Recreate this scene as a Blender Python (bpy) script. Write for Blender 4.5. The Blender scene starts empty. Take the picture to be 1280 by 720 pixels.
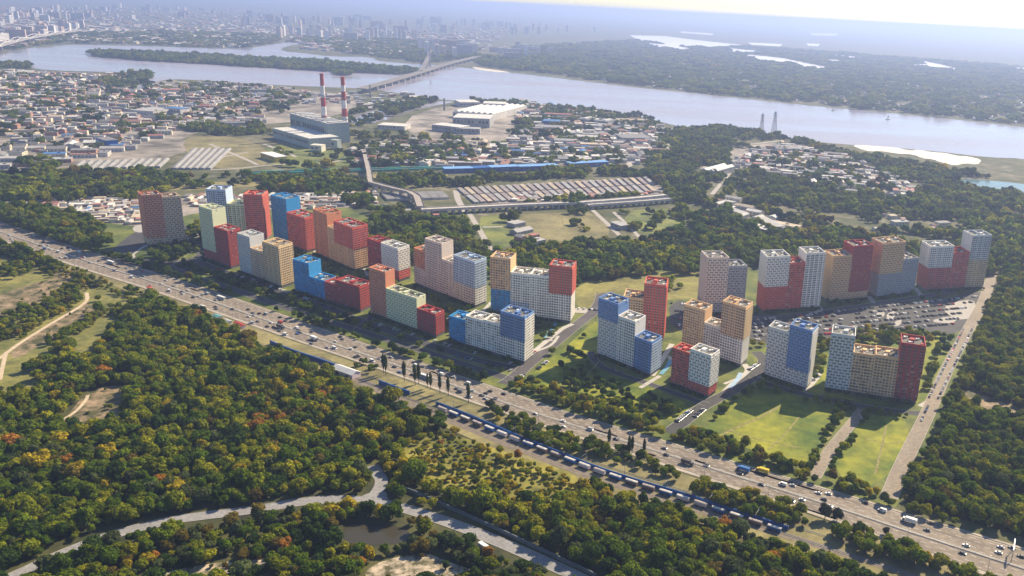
import bpy, bmesh, math, random
import numpy as np
from mathutils import Vector, Matrix
random.seed(7); rng = np.random.default_rng(7)
scene = bpy.context.scene
COL = scene.collection
R = math.radians

# ------------------------------------------------------------------ camera, sky, sun, exposure
F_PX, PX, PY, PITCH, ROLL, H = 1075.0, 800.0, 360.0, 0.312, 0.051, 300.0   # photograph is 1280 x 720
cr, sr, cp, sp = math.cos(ROLL), math.sin(ROLL), math.cos(PITCH), math.sin(PITCH)
X0 = Vector((1, 0, 0)); U0 = Vector((0, sp, cp)); FW = Vector((0, cp, -sp))
RT = X0 * cr + U0 * sr; UP = -X0 * sr + U0 * cr
cam_d = bpy.data.cameras.new("camera"); cam = bpy.data.objects.new("camera", cam_d); COL.objects.link(cam)
cam.matrix_world = Matrix(((RT.x, UP.x, -FW.x, 0), (RT.y, UP.y, -FW.y, 0), (RT.z, UP.z, -FW.z, H), (0, 0, 0, 1)))
cam_d.sensor_fit = 'HORIZONTAL'; cam_d.sensor_width = 36; cam_d.lens = F_PX / 1280 * 36
cam_d.shift_x = -(PX - 640) / 1280; cam_d.shift_y = (PY - 360) / 1280
cam_d.clip_start = 1; cam_d.clip_end = 400000
scene.camera = cam
SUN_AZ, SUN_EL = R(42), R(37)          # clockwise from +Y, above the horizon
world = bpy.data.worlds.new("World"); scene.world = world; world.use_nodes = True
wn = world.node_tree; bg = wn.nodes['Background']
sky = wn.nodes.new('ShaderNodeTexSky'); sky.sky_type = 'NISHITA'; sky.sun_disc = False
sky.sun_elevation = SUN_EL; sky.sun_rotation = SUN_AZ; sky.altitude = 0; sky.air_density = 1.0; sky.dust_density = 0.4; sky.ozone_density = 4
wn.links.new(sky.outputs[0], bg.inputs[0]); bg.inputs[1].default_value = 0.08
sun_d = bpy.data.lights.new("sun", 'SUN'); sun_d.energy = 5.0; sun_d.angle = R(0.5); sun_d.color = (1, 0.83, 0.57)
sun = bpy.data.objects.new("sun", sun_d); COL.objects.link(sun)
SD = Vector((math.sin(SUN_AZ) * math.cos(SUN_EL), math.cos(SUN_AZ) * math.cos(SUN_EL), math.sin(SUN_EL)))
sun.rotation_euler = SD.to_track_quat('Z', 'Y').to_euler(); sun.location = (0, 0, 900)
vs = scene.view_settings; vs.view_transform = 'Standard'; vs.look = 'None'; vs.exposure = 1.0; vs.gamma = 1; vs.use_curve_mapping = False
cy = scene.cycles; cy.max_bounces = 4; cy.diffuse_bounces = 2; cy.glossy_bounces = 2; cy.transmission_bounces = 2
cy.transparent_max_bounces = 4; cy.volume_bounces = 0; cy.use_denoising = True
HAZE_DENSITY = 1.1e-4

# ------------------------------------------------------------------ photo pixel <-> place
def ray(x, y):
    return FW + RT * ((x - PX) / F_PX) - UP * ((y - PY) / F_PX)
def g(x, y, z=0.0):
    d = ray(x, y); t = (z - H) / d.z
    return Vector((d.x * t, d.y * t, z))
def height_at(base, x, y):             # height of the point seen at (x, y) above ground point base
    d = ray(x, y); s = (d.x * base.x + d.y * base.y) / (d.x * d.x + d.y * d.y)
    return H + s * d.z
def proj(P):                           # (N,3) -> pixels
    P = np.atleast_2d(np.asarray(P, float)) - np.array([0, 0, H])
    w = P @ np.array(FW); w = np.where(w > 1, w, 1e-3)
    return np.stack([PX + F_PX * (P @ np.array(RT)) / w, PY - F_PX * (P @ np.array(UP)) / w], 1)
def inside(Q, poly):
    x, y = Q[:, 0], Q[:, 1]; c = np.zeros(len(Q), bool); n = len(poly)
    for i in range(n):
        x1, y1 = poly[i]; x2, y2 = poly[(i + 1) % n]
        if y1 == y2: continue
        c ^= ((y1 > y) != (y2 > y)) & (x < (x2 - x1) * (y - y1) / (y2 - y1) + x1)
    return c
def near_line(P, line, r):             # ground points within r metres of a pixel polyline
    m = np.zeros(len(P), bool); L = [g(*p) for p in line]
    for a, b in zip(L[:-1], L[1:]):
        a = np.array(a[:2]); b = np.array(b[:2]); ab = b - a
        t = np.clip(((P[:, :2] - a) @ ab) / (ab @ ab), 0, 1)
        m |= np.linalg.norm(P[:, :2] - (a + t[:, None] * ab), axis=1) < r
    return m

# ------------------------------------------------------------------ objects, tags, mesh builder
def tag(o, label=None, cat=None, group=None, kind=None):
    if label: o['label'] = label
    if cat: o['category'] = cat
    if group: o['group'] = group
    if kind: o['kind'] = kind
    return o
def empty(name, loc=(0, 0, 0), rz=0.0, label=None, cat=None, group=None):
    o = bpy.data.objects.new(name, None); o.location = loc; o.rotation_euler = (0, 0, rz); o.empty_display_size = 1
    COL.objects.link(o); return tag(o, label, cat, group)
def clone(o, parent=None):
    c = o.copy(); COL.objects.link(c); c.parent = parent
    for ch in o.children: clone(ch, c)
    return c
class MB:
    def __init__(s): s.v = []; s.f = []; s.m = []
    def quad(s, a, b, c, d, m=0):
        i = len(s.v); s.v += [tuple(a), tuple(b), tuple(c), tuple(d)]; s.f.append((i, i + 1, i + 2, i + 3)); s.m.append(m)
    def poly(s, pts, m=0):
        i = len(s.v); s.v += [tuple(p) for p in pts]; s.f.append(tuple(range(i, i + len(pts)))); s.m.append(m)
    def pbox(s, o, u, w, h, m=0, bottom=False, top=None):   # parallelepiped: corner o, edges u, w, h
        o, u, w, h = Vector(o), Vector(u), Vector(w), Vector(h)
        i = len(s.v); s.v += [tuple(p) for p in (o, o + u, o + u + w, o + w, o + h, o + u + h, o + u + w + h, o + w + h)]
        fs = [(0, 1, 5, 4), (1, 2, 6, 5), (2, 3, 7, 6), (3, 0, 4, 7), (4, 5, 6, 7)]
        if bottom: fs.append((3, 2, 1, 0))
        for k, q in enumerate(fs):
            s.f.append(tuple(i + j for j in q)); s.m.append(top if (k == 4 and top is not None) else m)
    def box(s, c, sz, rz=0.0, m=0, top=None, bottom=False):  # c = centre of the bottom
        cx, cyy, cz = c; ca, sa = math.cos(rz), math.sin(rz)
        u = Vector((ca, sa, 0)) * sz[0]; w = Vector((-sa, ca, 0)) * sz[1]
        s.pbox(Vector((cx, cyy, cz)) - u / 2 - w / 2, u, w, (0, 0, sz[2]), m, bottom, top)
    def gable(s, c, L, W, h, r, rz=0.0, m=0, mr=1, hip=0.0):
        ca, sa = math.cos(rz), math.sin(rz); c = Vector(c)
        P = lambda x, y, z: c + Vector((ca * x - sa * y, sa * x + ca * y, z))
        a, b, d, e = (-L / 2, -W / 2), (L / 2, -W / 2), (L / 2, W / 2), (-L / 2, W / 2)
        for p, q in ((a, b), (b, d), (d, e), (e, a)): s.quad(P(*p, 0), P(*q, 0), P(*q, h), P(*p, h), m)
        r1, r2 = P(-L / 2 + hip, 0, h + r), P(L / 2 - hip, 0, h + r)
        s.quad(P(*a, h), P(*b, h), r2, r1, mr); s.quad(P(*d, h), P(*e, h), r1, r2, mr)
        s.poly([P(*b, h), P(*d, h), r2], mr if hip else m); s.poly([P(*e, h), P(*a, h), r1], mr if hip else m)
    def tube(s, a, b, r0, r1, n=6, m=0, cap=True):
        a, b = Vector(a), Vector(b); z = (b - a).normalized(); x = z.orthogonal().normalized(); y = z.cross(x)
        i = len(s.v)
        for k in range(n):
            t = 2 * math.pi * k / n; d = x * math.cos(t) + y * math.sin(t)
            s.v.append(tuple(a + d * r0)); s.v.append(tuple(b + d * r1))
        for k in range(n):
            j = (k + 1) % n; s.f.append((i + 2 * k, i + 2 * j, i + 2 * j + 1, i + 2 * k + 1)); s.m.append(m)
        if cap: s.f.append(tuple(i + 2 * k + 1 for k in range(n))); s.m.append(m)
    def mesh(s, name, mats):
        me = bpy.data.meshes.new(name); me.from_pydata(s.v, [], s.f)
        for m in (mats if isinstance(mats, (list, tuple)) else [mats]): me.materials.append(m)
        me.polygons.foreach_set('material_index', s.m); me.update(); return me
    def build(s, name, mats, parent=None):
        o = bpy.data.objects.new(name, s.mesh(name, mats)); COL.objects.link(o); o.parent = parent; return o
def inst(name, me, parent=None, loc=(0, 0, 0), rz=0.0):
    o = bpy.data.objects.new(name, me); COL.objects.link(o); o.parent = parent; o.location = loc; o.rotation_euler = (0, 0, rz); return o

# ------------------------------------------------------------------ materials
MATS = {}
def mat(name, col, rough=0.85, var=0.18, scale=0.15, col2=None, metal=0.0, spec=0.3, detail=4, bump=0.0, coord='Object', scale2=None, low=0.35, high=0.65):
    if name in MATS: return MATS[name]
    m = bpy.data.materials.new(name); m.use_nodes = True; nt = m.node_tree; N = nt.nodes; L = nt.links
    b = N['Principled BSDF']; b.inputs['Roughness'].default_value = rough; b.inputs['Metallic'].default_value = metal
    b.inputs['Specular IOR Level'].default_value = spec
    geo = N.new('ShaderNodeNewGeometry')
    no = N.new('ShaderNodeTexNoise'); no.inputs['Scale'].default_value = scale; no.inputs['Detail'].default_value = detail; no.inputs['Roughness'].default_value = 0.65
    L.new(geo.outputs['Position'], no.inputs['Vector'])
    cr_ = N.new('ShaderNodeValToRGB'); L.new(no.outputs['Fac'], cr_.inputs[0])
    c1 = [max(0, c * (1 - var)) for c in col]; c2 = [min(1, c * (1 + var)) for c in (col2 or col)]
    cr_.color_ramp.elements[0].position = low; cr_.color_ramp.elements[1].position = high
    cr_.color_ramp.elements[0].color = (*c1, 1); cr_.color_ramp.elements[1].color = (*c2, 1)
    out = cr_.outputs[0]
    if scale2:
        n2 = N.new('ShaderNodeTexNoise'); n2.inputs['Scale'].default_value = scale2; n2.inputs['Detail'].default_value = 3
        L.new(geo.outputs['Position'], n2.inputs['Vector'])
        mr = N.new('ShaderNodeMapRange'); mr.inputs[1].default_value = 0.3; mr.inputs[2].default_value = 0.7; mr.inputs[3].default_value = 0.8; mr.inputs[4].default_value = 1.2
        L.new(n2.outputs['Fac'], mr.inputs[0])
        mx = N.new('ShaderNodeVectorMath'); mx.operation = 'SCALE'; L.new(out, mx.inputs[0]); L.new(mr.outputs[0], mx.inputs['Scale']); out = mx.outputs[0]
    L.new(out, b.inputs['Base Color'])
    if bump:
        bp = N.new('ShaderNodeBump'); bp.inputs['Strength'].default_value = bump; bp.inputs['Distance'].default_value = 0.5
        L.new(no.outputs['Fac'], bp.inputs['Height']); L.new(bp.outputs[0], b.inputs['Normal'])
    MATS[name] = m; return m
def mat_island(name, cols, rough=0.4, spec=0.5, metal=0.0):   # colour differs from piece to piece of one mesh
    m = bpy.data.materials.new(name); m.use_nodes = True; N = m.node_tree.nodes; L = m.node_tree.links
    b = N['Principled BSDF']; b.inputs['Roughness'].default_value = rough; b.inputs['Specular IOR Level'].default_value = spec; b.inputs['Metallic'].default_value = metal
    geo = N.new('ShaderNodeNewGeometry'); r = N.new('ShaderNodeValToRGB'); r.color_ramp.interpolation = 'CONSTANT'
    L.new(geo.outputs['Random Per Island'], r.inputs[0]); el = r.color_ramp.elements
    while len(el) < len(cols): el.new(0.5)
    for i, (p, c) in enumerate(cols): el[i].position = p; el[i].color = (*c, 1)
    L.new(r.outputs[0], b.inputs['Base Color']); MATS[name] = m; return m
def foliage_mat(name, default, translucency=0.42, jitter=0.45):
    m = bpy.data.materials.new(name); m.use_nodes = True; nt = m.node_tree; N = nt.nodes; L = nt.links
    for n in list(N): N.remove(n)
    out = N.new('ShaderNodeOutputMaterial')
    at = N.new('ShaderNodeAttribute'); at.attribute_type = 'INSTANCER'; at.attribute_name = 'tint'
    geo = N.new('ShaderNodeNewGeometry')
    mr = N.new('ShaderNodeMapRange'); mr.inputs[3].default_value = 1 - jitter; mr.inputs[4].default_value = 1 + jitter
    L.new(geo.outputs['Random Per Island'], mr.inputs[0])
    mx = N.new('ShaderNodeVectorMath'); mx.operation = 'SCALE'; L.new(at.outputs['Color'], mx.inputs[0]); L.new(mr.outputs[0], mx.inputs['Scale'])
    d = N.new('ShaderNodeBsdfDiffuse'); t = N.new('ShaderNodeBsdfTranslucent'); mix = N.new('ShaderNodeMixShader'); mix.inputs[0].default_value = translucency
    L.new(mx.outputs[0], d.inputs[0]); L.new(mx.outputs[0], t.inputs[0]); L.new(d.outputs[0], mix.inputs[1]); L.new(t.outputs[0], mix.inputs[2]); L.new(mix.outputs[0], out.inputs[0])
    MATS[name] = m; return m
LEAF = foliage_mat('leaves', None); BARK = mat('bark', (.09, .065, .045), scale=2)
asphalt = mat('asphalt', (.085, .078, .08), scale=.05, var=.2, scale2=.5)
asphalt_dark = mat('asphalt_dark', (.055, .055, .057), scale=.06, var=.2, scale2=.6)
asphalt_warm = mat('asphalt_warm', (.24, .20, .155), scale=.03, var=.15, scale2=.4)
concrete = mat('concrete', (.36, .34, .31), scale=.2, var=.12)
paint_white = mat('road_paint', (.75, .74, .7), scale=1, var=.1)
dirt = mat('dirt', (.085, .085, .03), col2=(.25, .18, .11), scale=.07, var=.25, scale2=.4, low=.42, high=.62)
sand = mat('sand', (.62, .55, .45), scale=.03, var=.15, scale2=.3)
grass = mat('grass', (.075, .11, .022), col2=(.16, .17, .035), scale=.02, var=.25, scale2=.25)
grass_lawn = mat('lawn_grass', (.075, .14, .008), col2=(.2, .2, .012), scale=.025, var=.3, scale2=.14)
grass_dry = mat('dry_grass', (.15, .135, .055), col2=(.22, .19, .08), scale=.02, var=.2, scale2=.2)
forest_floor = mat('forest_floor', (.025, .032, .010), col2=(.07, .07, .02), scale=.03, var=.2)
steel = mat('steel', (.35, .36, .37), rough=.45, metal=.6, var=.05)
tyre_m = mat('tyre', (.02, .02, .02), var=.1)
glass_car = mat('car_glass', (.03, .035, .04), rough=.1, spec=.7, var=.1)
roof_deck = mat('roof_deck', (.13, .13, .115), scale=.2, var=.2)
plinth_m = mat('plinth', (.13, .13, .13), var=.1)
vent_white = mat('vent_metal', (.62, .6, .55), rough=.5, var=.1)
glass_m = mat_island('window_glass', [(0, (.035, .033, .032)), (.4, (.06, .055, .05)), (.65, (.11, .10, .09)), (.82, (.22, .19, .155)), (.93, (.38, .34, .28))], rough=.2, spec=.4)
WALLC = dict(red=(.58, .115, .075), dred=(.40, .055, .045), cyan=(.03, .26, .56), blue=(.15, .26, .5), pblue=(.42, .52, .66), white=(.78, .74, .67),
             pink=(.70, .58, .48), tan=(.70, .44, .23), orange=(.66, .26, .12), brown=(.64, .46, .30), cream=(.64, .66, .42), grey=(.58, .58, .56), rust=(.64, .25, .14), sand=(.7, .5, .27), dgrey=(.34, .35, .37))
def wallm(c): return mat('facade_' + c, WALLC[c], rough=.8, scale=.35, var=.07)
CAR_COLS = {'white': (.75, .75, .73), 'black': (.02, .02, .022), 'silver': (.45, .46, .47), 'grey': (.15, .155, .16), 'red': (.45, .03, .03), 'blue': (.04, .12, .35)}
def paint(c): return mat('paint_' + c, CAR_COLS[c], rough=.3, spec=.6, var=.04)

# water: dark body, mirror of the sky broken by ripples
def water_mat(name, col, bump=.35, rough=.12):
    m = bpy.data.materials.new(name); m.use_nodes = True; N = m.node_tree.nodes; L = m.node_tree.links
    b = N['Principled BSDF']; b.inputs['Base Color'].default_value = (*col, 1); b.inputs['Roughness'].default_value = rough; b.inputs['IOR'].default_value = 1.33
    geo = N.new('ShaderNodeNewGeometry'); no = N.new('ShaderNodeTexNoise'); no.inputs['Scale'].default_value = .03; no.inputs['Detail'].default_value = 5
    L.new(geo.outputs['Position'], no.inputs['Vector']); bp = N.new('ShaderNodeBump'); bp.inputs['Strength'].default_value = bump; bp.inputs['Distance'].default_value = 1.5
    L.new(no.outputs['Fac'], bp.inputs['Height']); L.new(bp.outputs[0], b.inputs['Normal'])
    mp = N.new('ShaderNodeMapping'); mp.inputs['Scale'].default_value = (.0009, .0035, 1); L.new(geo.outputs['Position'], mp.inputs[0]); n3 = N.new('ShaderNodeTexNoise'); n3.inputs['Scale'].default_value = 1; n3.inputs['Detail'].default_value = 6
    L.new(mp.outputs[0], n3.inputs['Vector']); rr = N.new('ShaderNodeMapRange'); rr.inputs[1].default_value = .35; rr.inputs[2].default_value = .65; rr.inputs[3].default_value = rough * .5; rr.inputs[4].default_value = rough * 2.2; L.new(n3.outputs['Fac'], rr.inputs[0]); L.new(rr.outputs[0], b.inputs['Roughness'])
    MATS[name] = m; return m
water_m = water_mat('river_water', (.33, .31, .37), .1, .16); pond_m = water_mat('pond_water', (.05, .045, .03), .1)
lake_m = water_mat('lake_water', (.12, .2, .2), .2)

# ------------------------------------------------------------------ setting: ground, water, sheets
def ground_material():
    m = bpy.data.materials.new('ground'); m.use_nodes = True; N = m.node_tree.nodes; L = m.node_tree.links
    b = N['Principled BSDF']; b.inputs['Roughness'].default_value = .95; b.inputs['Specular IOR Level'].default_value = .1
    geo = N.new('ShaderNodeNewGeometry')
    def noise(s, d=5):
        n = N.new('ShaderNodeTexNoise'); n.inputs['Scale'].default_value = s; n.inputs['Detail'].default_value = d; n.inputs['Roughness'].default_value = .7
        L.new(geo.outputs['Position'], n.inputs['Vector']); return n
    def ramp(src, pts):
        r = N.new('ShaderNodeValToRGB'); L.new(src, r.inputs[0]); el = r.color_ramp.elements
        while len(el) < len(pts): el.new(.5)
        for i, (p, c) in enumerate(pts): el[i].position = p; el[i].color = (*c, 1)
        return r
    r1 = ramp(noise(.004).outputs['Fac'], [(.35, (.055, .07, .028)), (.5, (.10, .11, .05)), (.62, (.19, .165, .10)), (.7, (.3, .28, .25))])
    r2 = ramp(noise(.03, 6).outputs['Fac'], [(.4, (.05, .065, .028)), (.55, (.14, .13, .075)), (.66, (.34, .31, .27))])
    mx = N.new('ShaderNodeMix'); mx.data_type = 'RGBA'; mx.inputs[0].default_value = .5
    L.new(r1.outputs[0], mx.inputs[6]); L.new(r2.outputs[0], mx.inputs[7]); L.new(mx.outputs[2], b.inputs['Base Color']); return m
gm = ground_material()
M = MB()
Ext = 90000
xs = [-Ext, -30000, -9000, -3000, 0, 3000, 9000, 30000, Ext]; ys = [-3000, 0, 1500, 3000, 6000, 12000, 30000, Ext]
for i in range(len(xs) - 1):
    for j in range(len(ys) - 1):
        M.quad((xs[i], ys[j], 0), (xs[i + 1], ys[j], 0), (xs[i + 1], ys[j + 1], 0), (xs[i], ys[j + 1], 0))
ground_o = M.build('ground', gm)
bm_ = bmesh.new(); bm_.from_mesh(ground_o.data); bmesh.ops.remove_doubles(bm_, verts=bm_.verts, dist=.01); bm_.to_mesh(ground_o.data); bm_.free()
tag(ground_o, kind='structure')
def smooth_px(poly, it=1):
    for _ in range(it):
        q = []
        for i in range(len(poly)):
            a, b = poly[i], poly[(i + 1) % len(poly)]
            q += [(a[0] * .75 + b[0] * .25, a[1] * .75 + b[1] * .25), (a[0] * .25 + b[0] * .75, a[1] * .25 + b[1] * .75)]
        poly = q
    return poly
ZS = [0]
def sheet(name, poly, z, m, smooth=1, kind='structure'):
    ZS[0] += 1; z += .0021 * (ZS[0] % 6)
    poly = smooth_px(poly, smooth) if smooth else poly
    M = MB(); pts = [g(x, y, 0) for x, y in poly]
    for p in pts: p.z = z
    M.poly(pts)
    o = M.build(name, m)
    bm = bmesh.new(); bm.from_mesh(o.data); bmesh.ops.triangulate(bm, faces=bm.faces); bmesh.ops.recalc_face_normals(bm, faces=bm.faces)
    for f in bm.faces:
        if f.normal.z < 0: f.normal_flip()
    bm.to_mesh(o.data); bm.free()
    return tag(o, kind=kind)
def resample(pts, step):
    out = [pts[0]]; 
    for a, b in zip(pts[:-1], pts[1:]):
        n = max(1, int((b - a).length / step))
        out += [a.lerp(b, k / n) for k in range(1, n + 1)]
    return out
def smooth_line(pts, it=2):
    for _ in range(it):
        q = [pts[0]]
        for a, b in zip(pts[:-1], pts[1:]): q += [a.lerp(b, .25), a.lerp(b, .75)]
        q.append(pts[-1]); pts = q
    return pts
ZC = [0]
def strip(name, line, width, z, m, kerb=None, smooth=2):
    ZC[0] += 1; z += .006 * (ZC[0] % 12)
    L = smooth_line([g(*p) for p in line], smooth); M = MB(); E = []
    for i, p in enumerate(L):
        d = (L[min(i + 1, len(L) - 1)] - L[max(i - 1, 0)]).normalized(); n = Vector((-d.y, d.x, 0)); E.append((p + n * width / 2, p - n * width / 2, n))
    for (a, b, n), (c, d, n2) in zip(E[:-1], E[1:]):
        up = Vector((0, 0, z)); M.quad(b + up, d + up, c + up, a + up, 0)
        if kerb:
            for s, p, q in ((1, a, c), (-1, b, d)):
                k1, k2 = n * (s * kerb), n2 * (s * kerb); hh = Vector((0, 0, z + .13))
                M.quad(p + hh, p + k1 + hh, q + k2 + hh, q + hh, 1) if s < 0 else M.quad(q + hh, q + k2 + hh, p + k1 + hh, p + hh, 1)
                M.quad(p + up, q + up, q + hh, p + hh, 1)
    return tag(M.build(name, [m, concrete]), kind='structure')

RIVER = [(-140, 110), (-60, 85), (0, 66), (67, 55.4), (168, 57), (302, 62), (330, 57), (365, 52), (385, 50), (388, 53), (355, 58), (350, 64), (385, 67), (414, 71), (465, 71), (472, 77), (520, 80),
         (560, 82), (600, 87), (650, 92), (700, 98), (800, 110), (900, 120), (1000, 131), (1100, 140), (1200, 150), (1280, 159), (1500, 180), (1700, 250), (1500, 232), (1280, 198), (1235, 197), (1160, 188), (1060, 181),
         (985, 174), (930, 164), (880, 161), (850, 159), (800, 145), (740, 137), (650, 129), (600, 126), (570, 126), (548, 124), (495, 116), (461, 111), (390, 108), (336, 106), (235, 99), (197, 100), (188, 110), (158, 114),
         (186, 98), (175, 90), (134, 90), (60, 88), (34, 84), (0, 81), (-60, 105)]
sheet('river', RIVER, .15, water_m)
sheet('river_inlet', [(433, 148), (451, 141), (506, 132), (545, 126.5), (572, 127), (548, 131), (512, 139), (478, 152), (442, 156), (434, 153)], .15, water_m)
ISLANDS = [[(115, 66), (200, 68), (330, 75), (400, 78), (470, 85), (525, 90), (500, 93), (400, 89), (300, 83), (180, 76), (120, 71)], [(419, 89), (430, 86.5), (441, 89), (440, 93), (428, 95), (420, 92.5)]]
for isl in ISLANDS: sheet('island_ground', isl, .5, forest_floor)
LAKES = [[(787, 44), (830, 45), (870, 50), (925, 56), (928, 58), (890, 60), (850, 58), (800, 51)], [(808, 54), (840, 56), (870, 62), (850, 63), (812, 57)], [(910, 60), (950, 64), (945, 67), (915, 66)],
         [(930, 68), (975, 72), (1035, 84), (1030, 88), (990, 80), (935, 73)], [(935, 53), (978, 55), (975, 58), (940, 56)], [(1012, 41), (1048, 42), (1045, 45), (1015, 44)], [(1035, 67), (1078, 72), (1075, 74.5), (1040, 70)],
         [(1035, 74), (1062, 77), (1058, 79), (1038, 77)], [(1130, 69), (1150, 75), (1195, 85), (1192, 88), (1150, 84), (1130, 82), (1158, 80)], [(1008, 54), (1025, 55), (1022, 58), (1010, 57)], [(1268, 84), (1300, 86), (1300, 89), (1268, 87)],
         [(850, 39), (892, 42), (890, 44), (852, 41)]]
for lk in LAKES: sheet('far_lake', lk, .15, mat('lake_sky_sheen', (.86, .82, .84), rough=.3, var=.05, scale=.002), 0)  # bright sky reflection painted into the lakes as a near-white base colour
sheet('lake', [(1190, 223), (1215, 224), (1240, 226), (1280, 230), (1330, 236), (1330, 244), (1280, 241), (1240, 237), (1225, 239), (1205, 231)], .15, lake_m)
sheet('beach', [(1065, 181.5), (1082, 181.8), (1100, 183.5), (1118, 184), (1135, 188), (1150, 187.5), (1162, 190), (1180, 191), (1196, 195), (1210, 195.5), (1228, 200), (1222, 206), (1205, 204), (1196, 207.5), (1176, 203), (1166, 199), (1152, 198), (1142, 193), (1120, 192), (1098, 188.5), (1088, 189.5), (1074, 186)], .3, mat('white_sand', (.55, .5, .43), col2=(.8, .76, .7), var=.2, scale=.03))
sheet('river_bank', [(588, 83), (604, 85.5), (625, 88), (640, 91), (618, 90), (596, 87)], .3, sand)
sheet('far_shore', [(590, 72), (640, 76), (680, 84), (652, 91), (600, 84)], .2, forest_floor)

# highway: the two edges as seen, everything between on the ground
HW_UP = [(-60, 258), (0, 279), (108, 315), (217, 349), (289, 372.5), (400, 411.5), (470, 436), (555, 464.5), (647, 495.5), (713, 518), (800, 543.5), (862, 562), (963, 592.5), (1061, 621), (1120, 640), (1200, 664), (1280, 688), (1400, 724)]
HW_LO = [(-60, 278), (0, 299), (105, 336), (188, 361), (253, 384), (325, 409), (400, 435), (450, 452), (505, 471), (588, 501), (651, 522), (713, 543), (775, 562), (862, 591), (943, 617), (1004, 636.5), (1085, 665), (1167, 694), (1280, 733), (1400, 772)]
def xsample(line, x):
    for (x1, y1), (x2, y2) in zip(line[:-1], line[1:]):
        if x1 <= x <= x2: return (x, y1 + (y2 - y1) * (x - x1) / (x2 - x1))
    return line[-1]
up_g = resample([g(*p) for p in HW_UP], 12)
UPL = smooth_line([g(*p) for p in HW_UP], 2)
LOL = smooth_line([g(*p) for p in HW_LO], 2)
def arclen(L):
    a = [0]
    for p, q in zip(L[:-1], L[1:]): a.append(a[-1] + (q - p).length)
    return a
def at_s(L, A, s):
    s = min(max(s, 0), A[-1])
    k = min(np.searchsorted(A, s, 'right') - 1, len(L) - 2)
    return L[k].lerp(L[k + 1], (s - A[k]) / max(1e-6, A[k + 1] - A[k]))
AU = arclen(UPL)
LA_np = np.array([p[:2] for p in LOL])
def across(p):                          # nearest point on the lower edge
    q = np.array(p[:2]); best = None; bd = 1e18
    for a, b in zip(LA_np[:-1], LA_np[1:]):
        ab = b - a; t = min(1, max(0, float((q - a) @ ab / (ab @ ab)))); c = a + t * ab; d = float(((q - c) ** 2).sum())
        if d < bd: bd = d; best = c
    return Vector((best[0], best[1], 0))
HS = []; s = 0.0
while s < AU[-1]:
    a = at_s(UPL, AU, s); b = across(a); HS.append((s, a, b)); s += 6.0
for it in range(6):
    HS = [HS[0]] + [(HS[i][0], HS[i][1], (HS[i - 1][2] + HS[i][2] * 2 + HS[i + 1][2]) / 4) for i in range(1, len(HS) - 1)] + [HS[-1]]
def hw(s, u):                           # point on the highway: s metres along, u 0 (far edge) .. 1 (near edge)
    k = min(max(int(s / 6), 0), len(HS) - 2); t = s / 6 - k
    a = HS[k][1].lerp(HS[k + 1][1], t); b = HS[k][2].lerp(HS[k + 1][2], t); return a.lerp(b, u)
HWLEN = HS[-1][0]
def hw_mat():
    m = mat('highway_asphalt', (.20, .165, .13), scale=.03, var=.15, scale2=.25); N = m.node_tree.nodes; L = m.node_tree.links
    return m
M = MB()
for (s1, a, b), (s2, c, d) in zip(HS[:-1], HS[1:]):
    M.quad(b + Vector((0, 0, .1)), d + Vector((0, 0, .1)), c + Vector((0, 0, .1)), a + Vector((0, 0, .1)))
tag(M.build('highway', hw_mat()), kind='structure')
M = MB()                                # verges, kerbs of pale concrete on both sides and the median
for u0, u1, z in ((-.075, -.02, .2), (1.0, 1.07, .2), (.535, .55, .35)):
    for k in range(len(HS) - 1):
        s1, s2 = HS[k][0], HS[k + 1][0]
        p = [hw(s1, u0), hw(s1, u1), hw(s2 - 1e-3, u1), hw(s2 - 1e-3, u0)]
        for q in p: q.z = z
        M.quad(p[1], p[2], p[3], p[0]); lo = [q - Vector((0, 0, .15)) for q in p]
        M.quad(lo[1], lo[2], p[2], p[1]); M.quad(lo[3], lo[0], p[0], p[3])
tag(M.build('highway_kerbs', mat('pale_kerb', (.36, .31, .25), var=.2, scale=.1)), kind='structure')
M = MB(); NL = 11
for i in range(1, NL):
    u = i / NL
    if .5 < u < .6: continue
    s = (i * 3.7) % 9
    while s < HWLEN - 8:
        a, b = hw(s, u), hw(s + 3.6, u); d = (b - a).normalized(); n = Vector((-d.y, d.x, 0)) * .09; zz = Vector((0, 0, .115))
        M.quad(a - n + zz, b - n + zz, b + n + zz, a + n + zz); s += 11.5
for u in (.012, .52, .565, .985):
    for k in range(len(HS) - 1):
        a, b = hw(HS[k][0], u), hw(HS[k + 1][0] - 1e-3, u); d = (b - a).normalized(); n = Vector((-d.y, d.x, 0)) * .12; zz = Vector((0, 0, .115))
        M.quad(a - n + zz, b - n + zz, b + n + zz, a + n + zz)
tag(M.build('road_markings', paint_white), kind='structure')

# ground sheets of the district and around it
LAWN_BASE = [(-40, 250), (60, 258), (130, 278), (180, 262), (330, 240), (440, 262), (520, 300), (600, 330), (720, 345), (880, 330), (1000, 345), (1240, 340), (1235, 400), (1170, 530), (1120, 634), (1050, 617), (862, 560), (713, 515), (555, 461), (400, 408), (217, 345), (100, 311), (0, 275)]
sheet('lawn', LAWN_BASE, .02, mat('verge_grass', (.05, .085, .014), col2=(.13, .145, .025), scale=.03, var=.2, scale2=.3), 0)
FOREST_FL = [(-120, 285), (0, 306), (105, 344), (188, 372), (253, 398), (330, 440), (400, 462), (470, 495), (520, 517), (640, 572), (740, 610), (830, 640), (900, 660), (1000, 695), (1100, 730), (1250, 790), (700, 830), (-250, 830)]
FOREST_FR = [(1130, 612), (1160, 560), (1185, 505), (1218, 430), (1242, 375), (1252, 345), (1450, 330), (1450, 735), (1280, 672), (1170, 640)]
sheet('forest_ground', FOREST_FL, .02, forest_floor, 0); sheet('forest_ground', FOREST_FR, .03, forest_floor, 0)
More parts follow.
